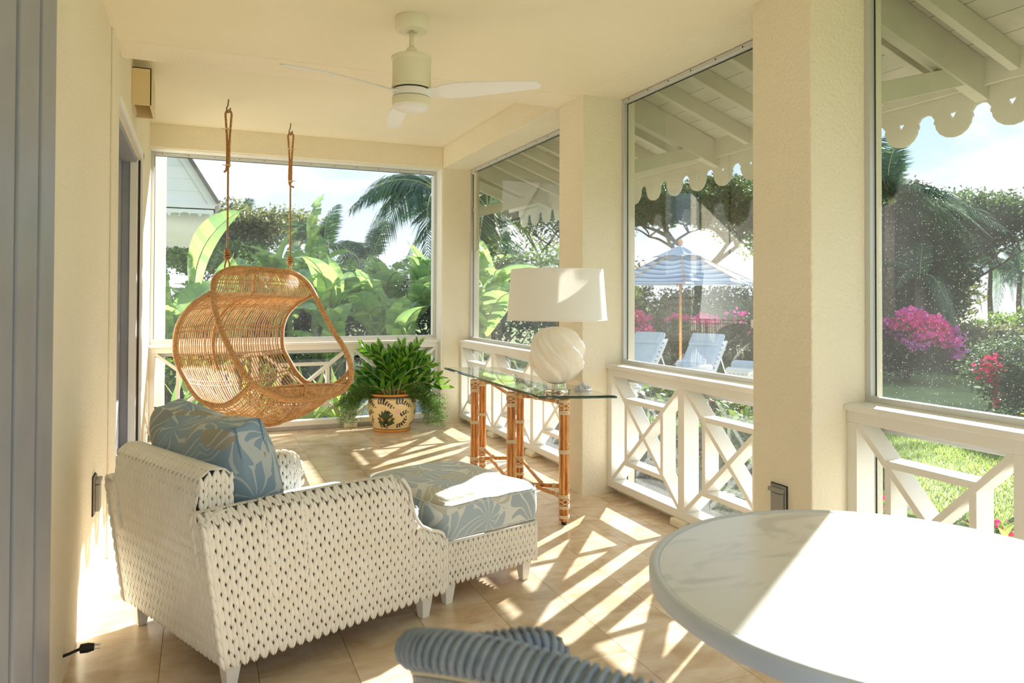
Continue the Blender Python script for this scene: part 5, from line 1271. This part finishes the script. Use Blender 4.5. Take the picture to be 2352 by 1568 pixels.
MB().tube([(0, 0, .02), (0, 0, 2.66)], .024, 12).build('pole', M['teak'], UB, smooth=True)
MB().lathe([(0, 0), (.24, 0), (.25, .03), (.22, .06), (.05, .09), (.04, .25), (0, .25)], n=24).build('base', M['whitecanvas'], UB)
autosmooth(MB().lathe([(0, 2.64), (.022, 2.64), (.035, 2.66), (.028, 2.685), (.045, 2.71), (.05, 2.735), (.035, 2.765), (0, 2.775)], n=16).build('finial', M['teak'], UB), 60)
def canopy(name, R_, r0_, zt, zb, sagv, m, K=8, NR=9):
    vs = []; fs = []; uv = []
    for s in range(K):
        a0 = 2*PI*s/K; a1 = 2*PI*(s+1)/K; base = len(vs); NC = 6
        for i in range(NR+1):
            t = i/NR
            for j in range(NC+1):
                q = j/NC; P0 = Vector((math.cos(a0), math.sin(a0), 0)); P1 = Vector((math.cos(a1), math.sin(a1), 0)); e = P0.lerp(P1, q); rr = r0_+(R_-r0_)*t
                z = zt+(zb-zt)*t**.92-sagv*math.sin(PI*q)*math.sin(PI*min(1, t*.9))*.5+(.03*math.sin(PI*q) if t == 1 else 0)
                vs.append(e*rr*(1-.02*math.sin(PI*q)*t)+Vector((0, 0, z))); uv.append((q, t))
        for i in range(NR):
            for j in range(NC): a = base+i*(NC+1)+j; fs.append((a, a+1, a+NC+2, a+NC+1))
    mb = MB(); mb.v = [tuple(v) for v in vs]; mb.f = fs; mb.mi = [0]*len(fs); me = bpy.data.meshes.new(name); me.from_pydata(mb.v, [], fs); me.materials.append(m)
    ul = me.uv_layers.new(name='UVMap'); idx = np.zeros(len(me.loops), np.int32); me.loops.foreach_get('vertex_index', idx); ul.data.foreach_set('uv', np.array(uv, np.float32)[idx].ravel())
    me.polygons.foreach_set('use_smooth', [True]*len(fs)); o = bpy.data.objects.new(name, me); C.objects.link(o); o.parent = UB; sl = o.modifiers.new('s', 'SOLIDIFY'); sl.thickness = .004; return o
canopy('canopy', 1.42, .05, 2.62, 1.93, .07, M['stripe']); canopy('vent_cap', .52, .02, 2.665, 2.43, .02, M['stripe'], NR=5)
for k in range(8):
    a = 2*PI*k/8; MB().tube([(.03*math.cos(a), .03*math.sin(a), 2.60), (1.40*math.cos(a), 1.40*math.sin(a), 1.935)], .010, 6).build('rib', M['teak'], UB, smooth=True)
    MB().tube([(.03*math.cos(a), .03*math.sin(a), 1.95), (.72*math.cos(a), .72*math.sin(a), 2.24)], .008, 6).build('strut', M['teak'], UB, smooth=True)
M['poolblue'] = mat('pale_blue_canvas', srgb(190, 206, 220), .85, noise=(6, srgb(178, 196, 214), .4, .7)); M['poolwhite'] = mat('white_vinyl_wicker', srgb(238, 238, 236), .5)
def rbox(mb, x0, x1, y0, y1, z0, z1): mb.box(x0, x1, y0, y1, z0, z1)
def lounger(pos, rz, label):
    t = empty('sun_lounger', pos, rz, label, 'sun lounger', 'pale blue sun loungers on the pool deck')
    for s in (-1, 1): MB().box(-1.25, .72, s*.31-.02, s*.31+.02, .27, .32).build('side_rail', M['poolwhite'], t, bevel=.006)
    MB().box(-1.27, -1.23, -.33, .33, .27, .32).build('cross_rail', M['poolwhite'], t, bevel=.006)
    for x in (-1.15, .55):
        for s in (-1, 1): MB().tube([(x, s*.31, 0), (x, s*.31, .28)], .018, 8).build('leg', M['poolwhite'], t, smooth=True)
    bx = Vector((.62, 0, .74)).normalized(); up = Vector((-.74, 0, .62)).normalized()
    for s in (-1, 1):
        a = Vector((.0, s*.30, .32)); MB().bar(a, a+bx*.86, up, .04, .03).build('back_frame', M['poolwhite'], t, bevel=.004)
        MB().tube([tuple(Vector((0, s*.29, .32))+bx*.55), (.62, s*.29, .30)], .010, 6).build('back_prop', M['poolwhite'], t, smooth=True)
    for k in range(9):
        c = Vector((0, 0, .32))+bx*(.06+k*.095); MB().obox(c, (0, 1, 0), bx, up, .29, .030, .006).build('back_slat', M['poolwhite'], t)
    MB().box(-1.22, .02, -.29, .29, .325, .42).build('seat_cushion', M['poolblue'], t, bevel=.03)
    MB().obox(Vector((0, 0, .40))+bx*.43+up*.035, bx, (0, 1, 0), up, .43, .29, .045).build('back_cushion', M['poolblue'], t, bevel=.03)
    MB().obox(Vector((0, 0, .40))+bx*.70+up*.10, bx, (0, 1, 0), up, .12, .27, .03).build('head_pillow', M['poolblue'], t, bevel=.025)
    return t
lounger((6.95, 10.95, -.25), math.radians(24), 'pale blue sun lounger with a rolled towel, left of the umbrella pole')
lounger((7.55, 10.1, -.25), math.radians(24), 'pale blue reclined sun lounger in front of the umbrella pole')
tw = MB().tube([(-.02, -.2, .07), (0, .2, .07)], .07, 12).build('rolled_towel', M['whitecanvas'], smooth=True, loc=(6.70, 10.84, .17)); tag(tw, 'pale rolled towel lying on the left sun lounger', 'towel')
def pool_chair(pos, rz, label):
    t = empty('pool_armchair', pos, rz, label, 'armchair', 'white woven armchairs with pale blue cushions on the deck')
    for s in (-1, 1): MB().box(-.34, .34, s*.36-.035, s*.36+.035, .08, .60).build('arm', M['poolwhite'], t, bevel=.03)
    MB().box(-.38, -.28, -.39, .39, .08, .70).build('back', M['poolwhite'], t, bevel=.035); MB().box(-.30, .34, -.33, .33, .12, .30).build('seat_base', M['poolwhite'], t, bevel=.02)
    h = MB()
    for i in range(10):
        for j in range(4): h.box(-.384, -.379, -.33+i*.07, -.315+i*.07, .40+j*.07, .415+j*.07)
    h.build('weave_holes', M['greyplastic'], t, kind='stuff')
    MB().box(-.26, .33, -.31, .31, .30, .44).build('seat_cushion', M['poolblue'], t, bevel=.04)
    MB().box(-.30, -.14, -.35, .35, .44, .80).build('back_cushion', M['poolblue'], t, bevel=.05)
    for x in (-.3, .3):
        for y in (-.32, .32): MB().tube([(x, y, 0), (x, y, .12)], .02, 8).build('leg', M['poolwhite'], t, smooth=True)
pool_chair((6.62, 9.25, -.25), math.radians(115), 'white woven armchair with pale blue cushion, nearest the left lounger')
pool_chair((7.52, 8.45, -.25), math.radians(20), 'white woven armchair with pale blue cushion beside the wide column edge')
PLN = empty('lattice_planter', (6.32, 8.22, -.25), label='small white openwork lattice planter at the edge of the deck', cat='planter')
MB().lathe([(.0, .0), (.19, 0), (.20, .015), (.195, .04), (0, .04)], n=28).build('base', M['poolwhite'], PLN)
MB().lathe([(.165, .42), (.20, .42), (.20, .45), (.165, .45)], n=28, closed=True).build('rim', M['poolwhite'], PLN)
lt = MB()
for k in range(14):
    for s in (-1, 1):
        lt.tube([(.175*math.cos(2*PI*k/14+s*q*1.5), .175*math.sin(2*PI*k/14+s*q*1.5), .03+.40*q) for q in np.linspace(0, 1, 9)], .011, 5)
lt.build('lattice', M['poolwhite'], PLN, smooth=True, kind='stuff'); MB().tube([(0, 0, .03), (0, 0, .40)], .15, 20).build('liner', M['greyplastic'], PLN)

# ================================================================== painted pot with zz plant and trailing fern
def pot_mat():
    m = bpy.data.materials.new('painted_glaze'); m.use_nodes = True; n = m.node_tree.nodes; l = m.node_tree.links; b = n['Principled BSDF']; b.inputs['Roughness'].default_value = .3
    at = n.new('ShaderNodeAttribute'); at.attribute_name = 'paint'; l.new(at.outputs['Color'], b.inputs['Base Color']); return m
PT = empty('painted_pot', (1.965, 8.0, 0), label='cream ceramic pot hand-painted with black leaves and a green flower', cat='pot')
prof = [(.0, 0), (.195, 0), (.203, .008), (.203, .022), (.196, .03), (.202, .04), (.235, .10), (.258, .19), (.264, .27), (.258, .345), (.248, .375), (.249, .382), (.262, .392), (.264, .402), (.256, .408), (.238, .405), (.236, .37), (.245, .30), (.0, .30)]
NA, SUB = 420, 9
pr2 = []
for (a, b) in zip(prof, prof[1:]):
    k = SUB*2 if (3 < prof.index(a) < 9) else 1
    for j in range(k): pr2.append((a[0]+(b[0]-a[0])*j/k, a[1]+(b[1]-a[1])*j/k))
pr2.append(prof[-1])
mb = MB().lathe(pr2, n=NA); o = mb.build('vessel', pot_mat(), PT, smooth=True)
cream = np.array(srgb(244, 220, 166)); orange = np.array(srgb(222, 150, 58)); blk = np.array(srgb(34, 34, 28)); grn = np.array(srgb(74, 92, 56)); gld = np.array(srgb(236, 186, 92)); pk = np.array(srgb(240, 200, 184))
co_ = np.array([v.co[:] for v in o.data.vertices]); ang = np.arctan2(co_[:, 1], co_[:, 0]); hz = co_[:, 2]
U = (ang*.26); Wd = 2*PI*.26
col = np.tile(cream, (len(co_), 1)); face = hz > .026
col[(hz < .026)] = orange; col[(hz > .386)] = orange; col[(hz > .370) & (hz < .386)] = blk; col[(hz > .026) & (hz < .034)] = blk
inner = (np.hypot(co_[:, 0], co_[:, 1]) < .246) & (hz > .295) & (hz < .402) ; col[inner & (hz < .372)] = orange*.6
def wrapd(u, c): d = u-c; return (d+Wd/2) % Wd-Wd/2
body = (hz > .036) & (hz < .368)
def ell(cu, cz, a, b, rot, c):
    du = wrapd(U, cu); dz = hz-cz; x = du*math.cos(rot)+dz*math.sin(rot); y = -du*math.sin(rot)+dz*math.cos(rot)
    w_ = np.clip(1-x/a*.55, .25, 1.4); col[body & ((x/a)**2+(y/(b*w_))**2 < 1)] = c
A0 = -PI/2-.15        # the side of the pot that faces into the room
def leafrow(cu, cz, n, d, rot, s=1.0):
    """curling vine: thin stem with paired teardrop leaves"""
    x, z, r = cu, cz, rot
    for k in range(n):
        ell(x+.008*math.cos(r), z+.008*math.sin(r), .017, .0014, r, blk)
        for sgn in (-1, 1): ell(x+.019*s*math.cos(r+sgn*.85), z+.019*s*math.sin(r+sgn*.85), .0165*s, .0088*s, r+sgn*.85, blk)
        x += .030*math.cos(r); z += .030*math.sin(r); r += d
    ell(x+.012*math.cos(r), z+.012*math.sin(r), .014*s, .008*s, r, blk)
u0_ = A0*.26
for k in range(8):
    leafrow(u0_-.80+k*.205, .325, 4, -.30, .30, .95); leafrow(u0_-.70+k*.205, .335, 3, .2, -.9, .8)
for k in range(8): leafrow(u0_+.03+(k-4)*.205, .075, 5, .30, .05, 1.0)
for k in range(8): leafrow(u0_+.07+(k-4)*.205, .19, 3, -.35, .7, .95)
ell(u0_+.045, .235, .036, .024, .3, pk)
PET = [(a_, .135-.030*abs(a_)) for a_ in (-1.45, -1.05, -.65, -.3, 0, .3, .65, 1.05, 1.45)]
for cu in (u0_-.095, u0_+.62, u0_-.81):
    ell(cu, .14, .085, .055, 0, cream)
    for c_, kw, kl in ((blk, .026, .62), (grn, .0195, .555)):
        for a_, L in PET:
            r = PI/2-a_*1.02; ell(cu+math.cos(r)*L*.50, .105+math.sin(r)*L*.50, L*kl, kw, r, c_)
    for a_ in (-.85, -.45, -.15, .15, .45, .85):
        r = PI/2-a_; ell(cu+math.cos(r)*.05, .105+math.sin(r)*.05, .045, .0018, r, blk)
    for s_ in (-1, 1):
        ell(cu+s_*.050, .150, .034, .0135, PI/2-s_*.80, blk); ell(cu+s_*.050, .150, .029, .0095, PI/2-s_*.80, gld); ell(cu+s_*.050, .150, .022, .0013, PI/2-s_*.80, blk)
    ell(cu, .095, .030, .020, 0, blk); ell(cu, .092, .017, .006, 0, cream); ell(cu, .072, .036, .008, 0, blk); ell(cu, .073, .016, .004, 0, pk)
    for s_ in (-1, 0, 1): ell(cu+s_*.014, .056, .010, .0045, PI/2, blk)
ca = o.data.color_attributes.new('paint', 'FLOAT_COLOR', 'POINT'); ca.data.foreach_set('color', col.astype(np.float32).ravel())
MB().lathe([(0, .30), (.236, .30), (.2, .33), (.1, .34), (0, .34)], n=24).build('soil', M['soil'], PT)
ZZ = empty('zz_plant', (1.965, 8.0, .33), label='glossy dark green feather-leaved plant growing in the painted pot', cat='plant'); rs = random.Random(12)
lf = MB().add([(0, 0, 0), (.028, .017, .005), (.062, .022, .003), (.095, .014, -.004), (.115, 0, -.008), (.095, -.014, -.004), (.062, -.022, .003), (.028, -.017, .005), (.03, 0, -.003), (.062, 0, -.005), (.095, 0, -.008)],
              [(0, 8, 1), (1, 8, 9, 2), (2, 9, 10, 3), (3, 10, 4), (0, 7, 8), (7, 6, 9, 8), (6, 5, 10, 9), (5, 4, 10)])
stems_ = [(.62, .02, .16, .60, .08), (-.34, -.05, .58, 0, 0), (.1, .0, .62, 0, 0), (-.16, -.1, .60, 0, 0), (.22, .1, .58, 0, 0), (-.02, .12, .55, 0, 0), (-.22, .08, .50, 0, 0), (.30, -.08, .64, 0, 0), (.12, -.14, .42, 0, 0), (-.30, -.12, .36, 0, 0),
          (.46, -.05, .40, 0, 0), (-.44, -.02, .26, 0, 0), (-.46, -.12, .10, 0, 0), (.54, -.02, .26, 0, 0), (.0, -.2, .34, 0, 0), (.18, -.04, .50, 0, 0), (-.08, -.05, .46, 0, 0), (.36, .08, .48, 0, 0)]
for i, s_ in enumerate(stems_):
    side_ = Vector((math.cos(YAW), -math.sin(YAW), 0)); dep_ = Vector((math.sin(YAW), math.cos(YAW), 0))
    tip = side_*s_[0]*.98+dep_*s_[1]*.6+Vector((0, 0, s_[2])); b0 = Vector((rs.uniform(-.06, .06), rs.uniform(-.06, .06), -.02)); mid = b0.lerp(tip, .5)+Vector((0, 0, .10 if abs(s_[0]) > .3 else .02))-side_*s_[0]*.18
    pts = catmull([b0, mid, tip], 10); st_ = MB().tube(pts, list(np.linspace(.011, .003, len(pts))), 6).build('stalk', M['stemgreen'], ZZ, smooth=True)
    fm = MB(); n_ = 13
    for k in range(n_):
        q = .28+.72*k/(n_-1); f = q*(len(pts)-1); j = min(len(pts)-2, int(f)); p = pts[j].lerp(pts[j+1], f-j); d = (pts[j+1]-pts[j]).normalized()
        u = d.cross(dep_).normalized()
        for sg in (-1, 1):
            if k == n_-1 and sg == 1: continue
            ld = (d*(.75+.5*q)+u*sg*(.95-.25*q)+dep_*rs.uniform(-.35, .35)+Vector((0, 0, .12))).normalized(); if_ = d.cross(ld).normalized(); wn_ = ld.cross(if_)
            sc_ = 1.25*(.62+.35*math.sin(PI*min(1, q)))*rs.uniform(.85, 1.1)
            Mx = Matrix((ld, (wn_*.8+if_*.6*sg).normalized(), ld.cross((wn_*.8+if_*.6*sg).normalized()))).transposed()
            fm.add([p+Mx @ (Vector(v)*sc_) for v in lf.v], lf.f)
    fm.build('leaflets', M['zz'], st_, smooth=True, kind='stuff')
FE = empty('trailing_fern', (1.965, 8.0, .36), label='feathery pale green fern spilling over both sides of the painted pot', cat='plant'); rng = np.random.default_rng(5)
side_ = np.array([math.cos(YAW), -math.sin(YAW), 0]); dep_ = np.array([math.sin(YAW), math.cos(YAW), 0])
for sgn, n_ in ((-1, 46), (1, 50)):
    st_ = MB(); Pn = []; Dn = []
    for i in range(n_):
        reach = rng.uniform(.16, .40); drop = rng.uniform(.05, .36); dp = rng.uniform(-.22, .10)
        p0 = side_*sgn*.16+dep_*dp*.6; p1 = side_*sgn*(.22+reach*.3)+dep_*dp+np.array([0, 0, rng.uniform(.02, .14)]); p2 = side_*sgn*(.20+reach)+dep_*dp*1.1+np.array([0, 0, -drop+.05])
        pts = catmull([p0, p1, p2], 7); st_.tube(pts, .0014, 3)
        for k in range(2, len(pts)):
            for _ in range(26): Pn.append(np.array(pts[k])+rng.normal(0, .018, 3))
    st_.build('stems', M['fern'], FE, kind='stuff'); Pn = np.array(Pn); V, F = leaves_np(Pn, .026, rng, .18); mesh_np('fronds', V, F, M['fern'], FE, 'stuff')
